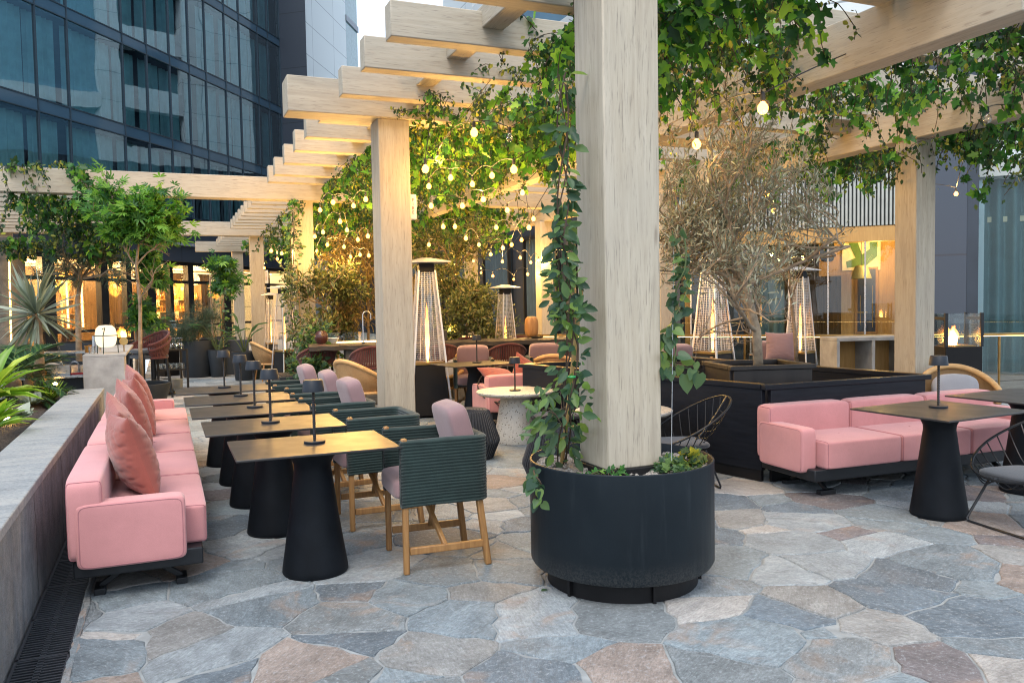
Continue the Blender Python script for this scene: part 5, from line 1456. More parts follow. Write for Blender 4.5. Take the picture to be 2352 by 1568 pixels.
for z, prof in ((.777, [(r, .19-h) for r, h in WINE][::-1]), (.442, TUM)):
    src = None
    for i in range(5):
        for j in range(3):
            p = ontr(-.19+.09*i, -.14+.10*j, z)
            if src is None:
                src = part('wine_glass' if z > .6 else 'tumbler', MB().lathe(prof, 12), M['glassware'], loc=p)
                tag(src, 'upturned wine glass on top of the black trolley' if z > .6 else 'glass tumbler on the middle shelf of the trolley', 'glass', 'glasses on the trolley')
            else: dup(src, loc=p)
PL = MB()
for i in range(13): PL.lathe([(0, .015*i), (.05, .015*i), (.105, .015*i+.011), (.10, .015*i+.013), (.05, .015*i+.004), (0, .015*i+.004)], 24)
pt_ = part('plate_stack', PL, M['white'], loc=ontr(.09, -.05, .064)); tag(pt_, 'tall stack of white plates at the foot of the trolley', 'plates')
PL = MB()
for i in range(6): PL.lathe([(0, .02*i), (.04, .02*i), (.085, .02*i+.016), (.08, .018+.02*i), (.04, .02*i+.005), (0, .02*i+.005)], 20)
tag(part('bowl_stack', PL, M['white'], loc=ontr(-.13, -.05, .064)), 'short stack of white bowls on the trolley bottom shelf', 'bowls')
# pots
def make_pot(label, loc, r0, r1, h, mat='grey_pot', group='anthracite plant pots'):
    t = thing('plant_pot', label, 'pot', loc, 0, group)
    part('pot', MB().lathe([(0, 0), (r0, 0), (r0+.005, .01), (r1, h-.01), (r1-.004, h), (r1-.03, h), (r1-.035, h-.06)], 44), M[mat], t)
    part('soil', MB().lathe([(0, h-.062), (r1-.034, h-.062), (0, h-.055)], 24), M['soil'], t)
    return t
BOWL = atz(326, 888, 11.2)
make_pot('wide grey bowl planter at the far end of the long sofa', BOWL, .24, .37, .47)
make_pot('large anthracite pot with the conifer, beside the trolley', atz(455, 850, 17.6), .29, .39, .78)
make_pot('tall slim anthracite pot beside the conifer pot', atz(502, 850, 17.5), .15, .21, .58)
make_pot('anthracite pot holding broad paddle leaves, by the fourth post', atz(562, 850, 16.6), .18, .25, .58)
make_pot('wide anthracite pot behind the slim one', atz(500, 830, 19.2), .36, .44, .78)
make_pot('large dark pot behind the lantern by the bar front', atz(222, 810, 17.5), .55, .75, .80)
make_pot('grey pot with the thin tree, in front of the console', atz(1830, 846, 9.6), .15, .24, .70)
make_pot('brown pot with a small plant behind the pink cushions', atz(737, 878, 12.0), .16, .2, .42, 'planter_timber')
t = thing('bench_seat', 'dark green rope lounge seat below the fourth post', 'seat', atz(592, 870, 17.0), R(20))
part('rope_side', MB().add([(-.2, -.2, 0), (.2, -.2, 0), (.2, .2, 0), (-.2, .2, 0), (-.1, -.2, .5), (.2, -.2, .5), (.2, .2, .5), (-.1, .2, .5)], [(3, 2, 1, 0), (4, 5, 6, 7), (0, 1, 5, 4), (1, 2, 6, 5), (2, 3, 7, 6), (3, 0, 4, 7)]), M['green_rope'], t, bevel=.02)
part('seat_pad', MB().pad(.05, 0, .53, .3, .38, .08, .5, 12), M['charcoal'], t)
dk = part('dark_cabinet', MB().box(-.35, .35, -.2, .2, 0, .75), M['navy_wall'], loc=atz(533, 840, 18.2), bevel=.01); tag(dk, 'dark navy cabinet between the slim pots', 'cabinet')
# garden spots
def spot(label, px, py, D):
    p = at(px, py, D=D)
    t = thing('garden_spotlight', label, 'spotlight', (p.x, p.y, p.z), R(30), 'garden spotlights')
    part('housing', MB().tube([(.0, 0, 0), (.06, .03, -.035)], [.032, .028], 12), M['black_metal'], t)
    part('lens', MB().lathe([(0, -.028), (.02, -.018), (.028, 0), (.02, .018), (0, .028)], 12, (-.008, -.004, .004)), emit('spot_lens', (1, .55, .14), 60) if 'spot_lens' not in bpy.data.materials else bpy.data.materials['spot_lens'], t)
    part('spike', MB().tube([(.05, .02, -.02), (.06, .02, -.18)], .008, 6), M['black_metal'], t)
    return t
spot('lit garden spotlight at the coping corner below the cycad', 128, 883, 9.5)
spot('lit garden spotlight among the lime green leaves', 17, 963, 7.3)
BULB_W = 8.0
# ------------------------------------------------------------------ string lights
def bulb_mb(): return MB().lathe([(0, -.058), (.018, -.054), (.031, -.038), (.035, -.018), (.030, 0), (.015, .018), (.012, .03), (0, .03)], 12)
def string_lights(label, pts, ends, off=(), small=False):
    """pts: bulb positions; a black cord sags between the bulbs' sockets"""
    c = Vector(pts[0]); t = thing('string_lights', label, 'string lights', c, 0, 'festoon strings under the pergola')
    P = [Vector(p)-c for p in pts]
    chain = [Vector(ends[0])-c]+[p+Vector((0, 0, .075)) for p in P]+[Vector(ends[1])-c]
    mb = MB()
    for a, b in zip(chain[:-1], chain[1:]):
        L = (b-a).length; n = 12
        line = []
        for i in range(n+1):
            u = i/n; q = a.lerp(b, u)
            q.z += .09*min(1.2, L)*math.sin(math.pi*u)*(.9 if (a in chain[1:-1] and b in chain[1:-1]) else .1) if L < 2.5 else .12*math.sin(math.pi*u)
            line.append(q)
        mb.tube(line, .0045, 5)
    part('cord', mb, M['black_metal'], t)
    for i, p in enumerate(P):
        b = part('bulb', bulb_mb(), M['bulb_off'] if i in off else M['bulb'], t, loc=p)
        if (p+c).length > 8.5: b.scale = (.78, .78, .78)
        if i not in off:
            l = bpy.data.lights.new('bulb_light', 'POINT'); l.energy = BULB_W*max(1, ((p+c).length/9)**1.1); l.color = (1, .56, .16); l.shadow_soft_size = .045
            lo_ = bpy.data.objects.new('bulb_light', l); COL.objects.link(lo_); lo_.parent = b; lo_.location = (0, 0, -.012)
        part('socket', MB().lathe([(0, .022), (.014, .022), (.016, .04), (.016, .075), (.006, .085), (0, .09)], 10), M['black_metal'], b)
    return t
def B(lst, z): return [tuple(at(x, y, z=z)) for x, y in lst]
string_lights('festoon string with the two large bulbs between the near posts', B([(1005, 362), (1089, 300), (1170, 312)], 3.05), ((2.7, 6.77, 3.43), (3.6, 6.77, 3.43)), off=(2,))
string_lights('festoon string just right of the second post with one low bulb', B([(977, 384), (1200, 440)], 2.8), ((2.6, 8.2, 3.4), (4.4, 8.2, 3.4)))
string_lights('festoon string of four bulbs level with the fire alarm box', B([(1018, 518), (1045, 518), (1140, 520), (1198, 549)], 2.5), ((2.9, 11.65, 3.43), (5, 11.65, 3.43)))
string_lights('festoon string of three bulbs beside the third post', B([(723, 541), (742, 531), (781, 506), (797, 526)], 2.55), ((2.5, 13.5, 3.43), (3.6, 13.5, 3.43)))
string_lights('festoon string of bulbs above the golden shrubs', B([(748, 627), (756, 609), (771, 601), (789, 603), (805, 588), (827, 583), (847, 585)], 2.3), ((2.6, 20, 3.3), (6, 20, 3.3)))
string_lights('festoon string of bulbs left of the third post', B([(607, 614), (623, 574), (637, 593), (647, 580)], 2.4), ((2.4, 21.6, 3.3), (3.6, 21.6, 3.3)))
string_lights('long festoon string of bulbs above the flaming middle heater', B([(1007, 612), (1055, 592), (1087, 597), (1105, 625), (1127, 582), (1155, 567), (1154, 599)], 2.28), ((3.6, 15, 3.3), (7, 15, 3.3)))
string_lights('festoon string of bulbs beside the amber far post and climbing vine', B([(1195, 590), (1219, 601), (1237, 596), (1249, 598), (1308, 590)], 2.3), ((5.5, 16, 3.3), (7.2, 14, 3.3)))
string_lights('festoon string with two bright bulbs in the foliage beside the near post', B([(1600, 326), (1752, 242)], 2.72), ((3.0, 4.95, 3.43), (4.5, 4.5, 3.2)))
string_lights('festoon string of bulbs inside the olive crown', B([(1693, 522), (1638, 474), (1777, 481), (1761, 443)], 2.55), ((5.2, 8.85, 3.43), (7.1, 8.0, 3.2)))
string_lights('festoon string of small bulbs deep in the centre canopy', B([(985, 560), (1030, 600), (1070, 545), (1100, 560), (1175, 560), (1215, 520)], 2.4), ((4, 13.5, 3.4), (6, 13.5, 3.4)))
string_lights('festoon string of bulbs between the third post and the shrubs', B([(728, 575), (752, 560), (790, 565), (822, 548), (845, 540)], 2.45), ((2.5, 15, 3.3), (4, 15, 3.3)))
string_lights('festoon string of bulbs crossing above the near heater', B([(990, 470), (1062, 470), (1110, 455), (1165, 480), (1225, 500)], 2.6), ((3, 9.77, 3.43), (5, 9.77, 3.43)))
string_lights('festoon string of bulbs tucked in the leaves above the near heater', B([(985, 425), (1035, 405), (1085, 420), (1130, 400), (1180, 385)], 2.78), ((2.9, 8.85, 3.43), (4.4, 8.85, 3.43)))
string_lights('festoon string of bulbs tucked in the leaves beside the third post', B([(735, 480), (765, 462), (812, 470), (840, 455)], 2.75), ((2.5, 11.65, 3.43), (3.2, 11.65, 3.43)))
string_lights('lowest festoon string of tiny bulbs over the bar', B([(1015, 640), (1048, 628), (1092, 645), (1132, 632), (1180, 640), (1212, 628)], 2.05), ((4, 14.3, 3.2), (6.5, 14.3, 3.2)))
string_lights('festoon string with dark bulbs under the far girder', B([(2075, 446), (2196, 443), (2267, 268)], 2.92), ((6.7, 7.0, 3.25), (7.1, 5.2, 3.2)), off=(0, 2))
string_lights('empty festoon cord looping under the leafy girder', B([(1968, 396), (2050, 375)], 3.0), ((7.0, 7.9, 3.2), (7.0, 6.3, 3.2)), off=(0, 1))
# ------------------------------------------------------------------ hanging foliage
hv = 'hanging vines under the pergola'
def bay(x0, x1, y0, y1, z, n, l0, l1):
    return [(x0+(x1-x0)*rng.random(), y0+(y1-y0)*rng.random(), z+.02*rng.random(), l0+(l1-l0)*rng.random()**1.3) for _ in range(n)]
V = vine
V('hanging_vine', 'thick lobed leaf vine hanging right beside the near post', bay(2.46, 4.1, 4.15, 4.95, 3.5, 92, .30, .70)+bay(2.46, 3.0, 4.1, 4.95, 3.2, 26, .2, .5), hv, size=(.088, .045), mixr=.55, flowers=4)
V('hanging_vine', 'vine mass just behind the one at the near post, tipped with yellow leaves', bay(2.7, 4.45, 4.95, 5.92, 3.45, 84, .30, .72), hv, size=(.08, .045), mixr=.45, flowers=4)
V('hanging_vine', 'thin trailing shoots below the bright bulb beside the near post', bay(3.55, 3.75, 4.9, 5.6, 3.0, 7, .35, .62)+bay(4.2, 4.45, 4.9, 5.3, 3.2, 16, .25, .5), hv, size=(.06, .04), mixr=.15)
V('hanging_vine', 'broad leafy vine hanging between the two girders near the frame edge', bay(4.75, 6.9, 4.3, 5.2, 3.46, 90, .22, .72), hv, size=(.085, .045), mixr=.42, flowers=6)
V('hanging_vine', 'sparse vine with pale green leaves under the nearest rafters at the frame edge', bay(5.3, 6.9, 3.5, 4.3, 3.46, 26, .15, .42), hv, size=(.08, .045), mixr=.5)
V('hanging_vine', 'leafy vine between the girders behind the broad one', bay(4.75, 7.0, 5.3, 6.1, 3.42, 72, .25, .66), hv, size=(.08, .045), mixr=.38)
V('hanging_vine', 'dense vine carpet beyond the far girder above the slate blue panel', bay(7.3, 8.9, 5.0, 7.0, 3.32, 165, .25, .62)+bay(7.2, 8.0, 5.6, 5.9, 3.3, 10, .7, 1.05), hv, size=(.085, .05), mixr=.42, flowers=5)
V('hanging_vine', 'dense vine carpet over the far timber post and olive crown', bay(6.6, 8.9, 7.0, 9.4, 3.3, 175, .25, .68), hv, size=(.085, .05), mixr=.40)
V('hanging_vine', 'trailing vine tails hanging down beside the far timber post', bay(6.75, 7.05, 6.1, 6.5, 2.95, 12, .35, .65), hv, size=(.07, .048), mixr=.15)
V('hanging_vine', 'long thin vine tail in front of the teal curtains at the frame edge', bay(7.45, 7.65, 5.05, 5.25, 3.0, 5, .7, .95), hv, size=(.07, .048), mixr=.1)
yy = [6.77, 7.69, 8.85, 9.77, 10.66, 11.65, 12.71]
lb = ['vine between the second post and the near post, in front rafters', 'vine carpet with glossy leaves above the two large bulbs', 'vine carpet under the header at the second post', 'vine carpet above the fire alarm box', 'vine carpet one bay behind the fire alarm box', 'vine carpet over the round terrazzo table', 'vine carpet over the gold lit table']
for i, (y, l_) in enumerate(zip(yy, lb)):
    y1 = yy[i+1] if i+1 < len(yy) else 13.5
    V('hanging_vine', l_, bay(2.75 if i == 0 else 2.5, 4.3+.10*i, y+.17, y1, 3.46, 58 if i == 0 else 125, .25, .55 if i == 0 else .70), hv, size=(.085, .05), mixr=.42, dens=1.0, flowers=2)
for i, (y0, y1, x1, l_) in enumerate(((14.3, 16, 6.2, 'yellow green vine above the row of far bulbs'), (16, 18.2, 6.8, 'yellow green vine two bays behind the third post'), (18.2, 21.4, 7.4, 'deep vine mass before the fourth post header'), (22, 27, 7.4, 'farthest vine mass at the fifth post'))):
    V('hanging_vine', l_, bay(2.4, x1, y0, y1, 3.34, 240, .30, .85), hv, size=(.11, .075), mixr=.4, step=.06, dens=1.3)
V('hanging_vine', 'small leaf vine curling over the beams of the second post', bay(2.15, 2.75, 8.05, 8.16, 3.42, 10, .12, .3)+bay(2.3, 2.6, 7.4, 7.69, 3.45, 12, .12, .32), hv, size=(.06, .042), mixr=.1)
V('hanging_vine', 'thin small leaf vine trailing over the top beams toward the near post', bay(2.5, 2.62, 5.85, 5.9, 3.72, 3, .55, .8)+bay(2.55, 3.3, 6.6, 6.75, 3.5, 14, .15, .42)+bay(2.6, 3.1, 5.75, 5.9, 3.45, 9, .15, .5), hv, size=(.07, .042), mixr=.25)
V('hanging_vine', 'vine creeping down the third post', bay(1.95, 2.2, 14.0, 14.12, 3.2, 5, .2, .5), hv, size=(.07, .05), mixr=.2)
# over the beams on the left wing
lw = 'vines over the far beam by the palm'
V('hanging_vine', 'small leaf vine looped over the long far beam above the spiky palm', [(x+rng.normal(0, .03), 13.99, 3.62, L) for x, L, k in ((-1.95, 1.3, 5), (-1.72, .9, 4), (-1.18, .8, 6)) for _ in range(k)], lw, size=(.11, .065), mixr=.25, flowers=3)
V('hanging_vine', 'dense dark vine mass hanging below the far beam beside the maple', bay(-1.9, -.25, 14.4, 15.4, 3.2, 95, .3, .8)+bay(-1.45, -.7, 14.4, 15, 2.8, 45, .4, .8), lw, size=(.10, .065), mixr=.35, flowers=8)
V('hanging_vine', 'vine column hanging right against the tall maple crown', bay(-.6, -.15, 14.05, 14.4, 3.2, 50, .3, .8), lw, size=(.10, .062), mixr=.3)
V('hanging_vine', 'straggling vine on the stone wall by the light strip', bay(-3.0, -2.1, 19.5, 20, 2.9, 26, .2, .6), lw, size=(.12, .08), mixr=.2)

# climbing plants
LEAF['leafy'] = _half([(0, 0, 0), (.15, .18, .03), (.245, .45, .06), (.16, .78, .01), (0, 1, -.12)])
def climber(name, label, path, loc0, n, size, kind, mat, spread, stake=None, stems=3, group=None, droop=.35, stemmat='stem', wide=None):
    c = Vector(loc0); t = thing(name, label, 'climbing plant', c, 0, group)
    P = np.array([tuple(Vector(p)-c) for p in path]); m = len(P)-1
    mb = MB()
    mb = MB()
    for k in range(stems):
        ph = rng.random()*6
        pts = []
        for u in np.linspace(0, m, m*8+1):
            i = min(m-1, int(u)); q = P[i]*(1-(u-i))+P[i+1]*(u-i)
            pts.append(tuple(q+np.array([math.cos(u*2.2+ph), math.sin(u*2.2+ph), 0])*.028))
        part('stem', MB().tube(pts, .0042, 5), M[stemmat], t)
    U = rng.random(n)*m
    if wide is not None: U = m*rng.choice(len(wide), size=n, p=np.array(wide)/sum(wide))/len(wide)+rng.random(n)*m/len(wide); U = np.minimum(U, m-1e-6)
    i = np.minimum(m-1, U.astype(int)); f = (U-i)[:, None]
    pos = P[i]*(1-f)+P[i+1]*f
    rad = rnd(n, 1)*[1, 1, .35]; rad = unit(rad)
    sp = np.interp(U/m, np.linspace(0, 1, len(spread)), spread)[:, None]
    pos = pos+rad*sp*(.25+.75*rng.random((n, 1)))
    tip = rad*.7+rnd(n, .55)+np.array([0, 0, -droop])
    nr = rnd(n, .5)+np.array([-.3, -.75, .45])
    leaf_mesh('leaves', pos, tip, nr, size*(.4+.85*rng.random(n)), tints(n, 0, 1, 1.4), kind, M[mat], t)
    if stake: part('stake', MB().tube([tuple(Vector(stake[0])-c), tuple(Vector(stake[1])-c)], .012, 8), M['bamboo'], t)
    return t
v0 = at(1288, 1066, z=.60)
pth = [v0, at(1304, 950, D=4.12), at(1316, 800, D=4.12), at(1300, 690, D=4.10), at(1290, 560, D=4.12), at(1294, 430, D=4.15), at(1292, 300, D=4.18), at(1296, 170, D=4.2)]
ct = climber('climbing_vine', 'leafy climbing vine on a bamboo stake against the near post', pth, v0, 430, .082, 'leafy', 'climber', [.09, .12, .08, .095, .075, .065, .055, .05], stake=(v0+Vector((0, 0, -.04)), at(1338, 640, D=4.16)), stems=4, wide=(1.2, 1.4, 1.1, 1.8, 1.7, 1.3, .8, .5))
part('green_tie', MB().tube([(.016*math.cos(a), .016*math.sin(a), 0) for a in np.linspace(0, 6.283, 17)[:-1]], .006, 6, closed=True), plain('green_plastic', (.02, .3, .08), .4), ct, loc=at(1313, 865, D=4.10)-v0)
# side sprays low on the left
sp_ = []
for x, y in ((1245, 960), (1228, 1000), (1235, 925), (1262, 905)): sp_ += [at(x+rng.normal(0, 10), y+rng.normal(0, 10), D=4.05+rng.normal(0, .04)) for _ in range(9)]
n = len(sp_); c = sum(sp_, Vector())/n
t = thing('climbing_vine', 'light green side shoot leaning out from the staked vine', 'climbing plant', c)
leaf_mesh('leaves', np.array([tuple(p-c) for p in sp_]), rnd(n, .5)+np.array([-.5, 0, -.4]), rnd(n, .4)+np.array([-.3, -.7, .5]), .085*(.6+.6*rng.random(n)), .45+.5*rng.random(n), 'long', M['climber'], t)
for x, y in ((1245, 940), (1232, 990), (1240, 920)): part('stem', MB().tube([at(1300, 990, D=4.1)-c, at(1275, 950, D=4.06)-c, at(x, y, D=4.05)-c], .003, 5), M['stem'], t)
v1 = at(1535, 870, D=4.28)
climber('thin_climber', 'thin bright leaved climber on a wire beside the near post', [at(1545, 850, D=4.3), at(1538, 780, D=4.3), at(1560, 700, D=4.3), at(1572, 620, D=4.3), at(1556, 530, D=4.3)], v1, 75, .062, 'heart', 'climber', [.10, .06, .06, .05, .04], stems=2, stemmat='green_stem', droop=.7)
lp = [(1528, 838), (1545, 858), (1562, 848), (1574, 868), (1590, 856), (1606, 866), (1520, 820), (1535, 800), (1598, 840)]
t = thing('thin_climber', 'trailing shoot with big heart leaves over the black partition', 'climbing plant', v1)
leaf_mesh('leaves', np.array([tuple(at(x, y-8, D=4.28)-v1) for x, y in lp]), rnd(9, .25)+np.array([.1, 0, -.9]), rnd(9, .25)+np.array([-.3, -.9, .3]), np.array([.06, .07, .06, .105, .06, .085, .06, .055, .05]), .35+.5*rng.random(9), 'heart', M['climber'], t)
part('stem', MB().tube([at(x, y-8, D=4.29)-v1 for x, y in ((1524, 832), (1545, 842), (1565, 850), (1590, 857), (1606, 862))], .003, 5), M['green_stem'], t)
wr = part('support_wire', MB().tube([at(1547, 560, D=4.33), at(1542, 1058, D=4.2)], .0016, 4), M['steel']); tag(wr, 'taut thin wire rising from the round planter on its far side', 'wire')
# plants in the round planter
def patch(name, label, cen, n, rad, size, kind, mat, h=.08, lo=.1, hi=1):
    c = Vector(cen); t = thing(name, label, 'plant', c)
    a = rng.random(n)*6.28; r = np.sqrt(rng.random(n))
    pos = np.stack([rad[0]*r*np.cos(a), rad[1]*r*np.sin(a), h*rng.random(n)*(1.1-r)], 1)
    leaf_mesh('leaves', pos, rnd(n, .6)+np.array([0, 0, .25]), rnd(n, .5)+np.array([-.2, -.4, .9]), size*(.6+.7*rng.random(n)), tints(n, lo, hi, 1.2), kind, M[mat], t)
    mb = MB()
    for k in range(10):
        i = rng.integers(n); mb.tube([(0, 0, -.01), tuple(pos[i]*.6+[0, 0, .02]), tuple(pos[i])], .0022, 4)
    part('stem', mb, M['stem'], t); return t
patch('ivy_plant', 'small grey green ivy in the round planter, post side', at(1540, 1078, z=.61), 130, (.085, .10), .042, 'lobed', 'climber', .10)
patch('ivy_plant', 'yellowing ivy at the round planter rim beside the small ivy', at(1588, 1066, z=.61), 46, (.07, .09), .05, 'lobed', 'oval', .12, .4)
patch('ivy_plant', 'sparse ivy sprigs along the front of the round planter', at(1400, 1092, z=.61), 34, (.16, .05), .036, 'lobed', 'ivy', .04, .2)
tr_ = [at(1240, 1075, z=.64), at(1226, 1095, D=3.98), at(1232, 1130, D=3.94), at(1240, 1160, D=3.94)]
climber('trailing_shoot', 'vine shoot trailing over the round planter rim', tr_, tr_[0], 20, .06, 'heart', 'climber', [.03, .03, .025, .02], stems=1, droop=1)
# third post vine
b3 = Vector((2.02, 14.02, .33))
climber('climbing_vine', 'straggly climbing vine with two canes on the third post', [b3, b3+Vector((-.03, -.05, .7)), b3+Vector((-.06, -.02, 1.4)), b3+Vector((-.02, 0, 2.2)), b3+Vector((.02, 0, 2.7))], b3, 420, .075, 'oval', 'climber', [.14, .12, .16, .16, .12], stake=(b3+Vector((.07, -.08, 0)), b3+Vector((.05, -.05, 1.9))), stems=4)
b4 = atz(515, 830, 17.9, .6)
climber('climbing_vine', 'small climber on a cane beside the fifth post', [b4, b4+Vector((0, 0, .6)), b4+Vector((.05, 0, 1.3))], b4, 150, .08, 'oval', 'climber', [.10, .22, .16], stake=(b4, b4+Vector((-.05, 0, 1.1))))

# ------------------------------------------------------------------ trees
def crown_tree(name, label, base, path, radius, leafs, size, kind, mat, levels=3, spread=.8, kids=(5, 4, 3), up=.25, lens=None, per=6, jit=.04, droop=.1, group=None, bark='bark', ratio=.62, tp=1.4, cat='tree', nb=None, pot=None, zmin=-9, rmax=9.):
    b = Vector(base); t = thing(name, label, cat, b, 0, group)
    mb = MB()
    tw = tree_branches((0, 0, 0), [tuple(Vector(p)-b) for p in path], radius, mb, levels, spread, kids, ratio, up, lens, rmax)
    part('trunk', mb, M[bark], t, sharp=180)
    P, D = twig_leaves(tw, per, jit)
    k_ = P[:, 2] > zmin; P, D = P[k_], D[k_]
    n = len(P)
    tip = D*.8+rnd(n, .5)+np.array([0, 0, -droop]); nr = rnd(n, .4)+np.array(nb or [0, -.2, 1])
    leaf_mesh('crown', P, tip, nr, size*(.6+.7*rng.random(n)), tints(n, 0, 1, tp), kind, M[mat], t)
    return t
# olive: leaning speckled trunk, wide brown grey crown
ob = Vector((4.97, 6.0, .80)); tpx = at(1712, 655, D=7.4)
crown_tree('olive_tree', 'olive tree with dry silvery brown crown in the black timber planter', ob, [ob, at(1738, 760, D=7.45), at(1724, 700, D=7.42), tpx], .048, 0, .064, 'narrow', 'olive', levels=4, spread=.95, kids=(9, 5, 4, 4), up=.46, lens=.84, per=11, jit=.03, droop=-.2, ratio=.72, rmax=.72, tp=.9, nb=[-.2, -.6, .5], bark='olive_bark', zmin=.62)
# maple-like trees on the left
mbase = BOWL+Vector((0, 0, .42))
gm_ = 'slender green trees by the bar front'
crown_tree('slender_tree', 'tall slender tree with bright fan leaves in the grey bowl planter', mbase, [mbase, at(322, 800, D=11.2), at(322, 700, D=11.2), at(313, 610, D=11.2), at(318, 560, D=11.2)], .030, 0, .135, 'palm', 'maple', levels=3, spread=.75, kids=(8, 5, 4), up=.42, lens=.52, per=9, jit=.05, droop=.25, group=gm_, tp=.8, zmin=1.95)
m2 = atz(314, 880, 14.2)
crown_tree('slender_tree', 'second slender tree just behind the tall one, darker crown', m2, [m2, at(313, 760, D=14.2), at(318, 660, D=14.2), at(330, 625, D=14.2)], .03, 0, .15, 'palm', 'maple', levels=3, spread=.8, kids=(5, 4, 3), up=.15, lens=.30, per=8, jit=.06, droop=.5, group=gm_, tp=2.0)
m3 = atz(494, 860, 19.2, .7)
crown_tree('slender_tree', 'third slender tree with pale trunk before the liquor shelves', m3, [m3, at(488, 760, D=19.2), at(484, 680, D=19.2), at(482, 640, D=19.2)], .03, 0, .16, 'palm', 'maple', levels=3, spread=.8, kids=(5, 4, 3), up=.3, lens=.42, per=9, jit=.06, droop=.4, group=gm_, tp=1.8)
# feathery and conifer plants
f1 = at(182, 830, D=13.2)
crown_tree('feathery_tree', 'feathery grey green tree rising behind the counter', f1, [f1, at(180, 760, D=13.2), at(178, 690, D=13.2), at(186, 640, D=13.2)], .05, 0, .11, 'needle', 'conifer', levels=3, spread=.9, kids=(7, 5, 4), up=.12, lens=.5, per=42, jit=.03, droop=.1)
k1 = atz(456, 830, 17.6, .70)
crown_tree('potted_conifer', 'soft grey green conifer with open crown in the large anthracite pot', k1, [k1, at(457, 800, D=17.6), at(455, 775, D=17.6), at(456, 762, D=17.6)], .025, 0, .085, 'needle', 'conifer', levels=3, spread=1.0, kids=(8, 5, 4), up=.1, lens=.33, per=60, jit=.04)
k2 = atz(383, 820, 17.2, .7)
crown_tree('potted_conifer', 'small conifer ball crown behind the upturned glasses', k2, [k2, at(383, 785, D=17.2), at(382, 765, D=17.2)], .02, 0, .085, 'needle', 'conifer', levels=3, spread=1.0, kids=(7, 5, 3), up=.1, lens=.24, per=50, jit=.04)
# shrubs and trees beyond the long bar
bt = 'shrubs and trees beyond the long bar'
def bush(label, px, py0, py1, D, spread, n, size, kind, mat, **kw):
    b = atz(px, 800, D, .2); top = at(px, py1, D=D)
    return crown_tree(kw.pop('name', 'leafy_shrub'), label, b, [b, b.lerp(top, .4), b.lerp(top, .75)], kw.pop('radius', .03), 0, size, kind, mat, group=bt, spread=spread, **kw)
bush('dark leafy shrub between the second and third posts', 740, 800, 640, 13.6, .8, 0, .10, 'long', 'dull', kids=(7, 4, 4), lens=.48, per=9, up=.15)
bush('second dark leafy shrub beside the weeping golden tree', 775, 800, 660, 14.2, .8, 0, .10, 'long', 'dull', kids=(8, 5, 4), lens=.5, per=11, up=.1)
bush('golden weeping tree behind the tap on the long bar', 845, 800, 560, 15.0, .9, 0, .09, 'narrow', 'golden' if 'golden' in M else 'olive', kids=(12, 6, 5), lens=.75, per=22, up=-.15, droop=.7, name='weeping_tree')
bush('leafy tree with trunk lit gold by a spotlight, behind the near heater', 1040, 800, 560, 14.2, .8, 0, .09, 'long', 'dull', kids=(10, 6, 4), lens=.6, per=14, up=.2, radius=.035, bark='lit_bark' if 'lit_bark' in M else 'bark', name='leafy_tree')
bush('bushy shrub beside the gold lit trunk', 1072, 800, 690, 14.2, .9, 0, .10, 'long', 'dull', kids=(9, 6, 4), lens=.5, per=12, up=.1)
bush('loose shrub next to the flaming middle heater', 1098, 800, 680, 14.8, .9, 0, .10, 'long', 'dull', kids=(7, 4, 4), lens=.36, per=11, up=.1)
bush('low green plants on the bar end behind the second post', 735, 810, 770, 12.8, .9, 0, .08, 'oval', 'climber', kids=(8, 4, 3), lens=.3, per=9, up=.1)
l = bpy.data.lights.new('uplight', 'SPOT'); l.energy = 60; l.color = (1, .58, .18); l.spot_size = R(70); l.shadow_soft_size = .05
o = bpy.data.objects.new('uplight', l); COL.objects.link(o); o.location = atz(1038, 780, 13.9, .95); o.rotation_euler = (R(165), 0, 0)
tb = atz(1830, 850, 9.6, .68)
crown_tree('thin_tree', 'thin pale trunked tree in the grey pot before the console', tb, [tb, at(1826, 770, D=9.6), at(1818, 690, D=9.6), at(1812, 620, D=9.6)], .024, 0, .06, 'narrow', 'olive', levels=3, spread=.8, kids=(5, 4, 3), up=.25, lens=.5, per=12, jit=.03)
b_ = atz(737, 860, 12.0, .38)
crown_tree('small_plant', 'small leafy plant in the brown pot behind the pink cushions', b_, [b_, b_+Vector((.02, 0, .1)), b_+Vector((0, 0, .2))], .008, 0, .09, 'heart', 'climber', levels=2, spread=.8, kids=(6, 3), up=.3, lens=.2, per=9, jit=.02, cat='plant')

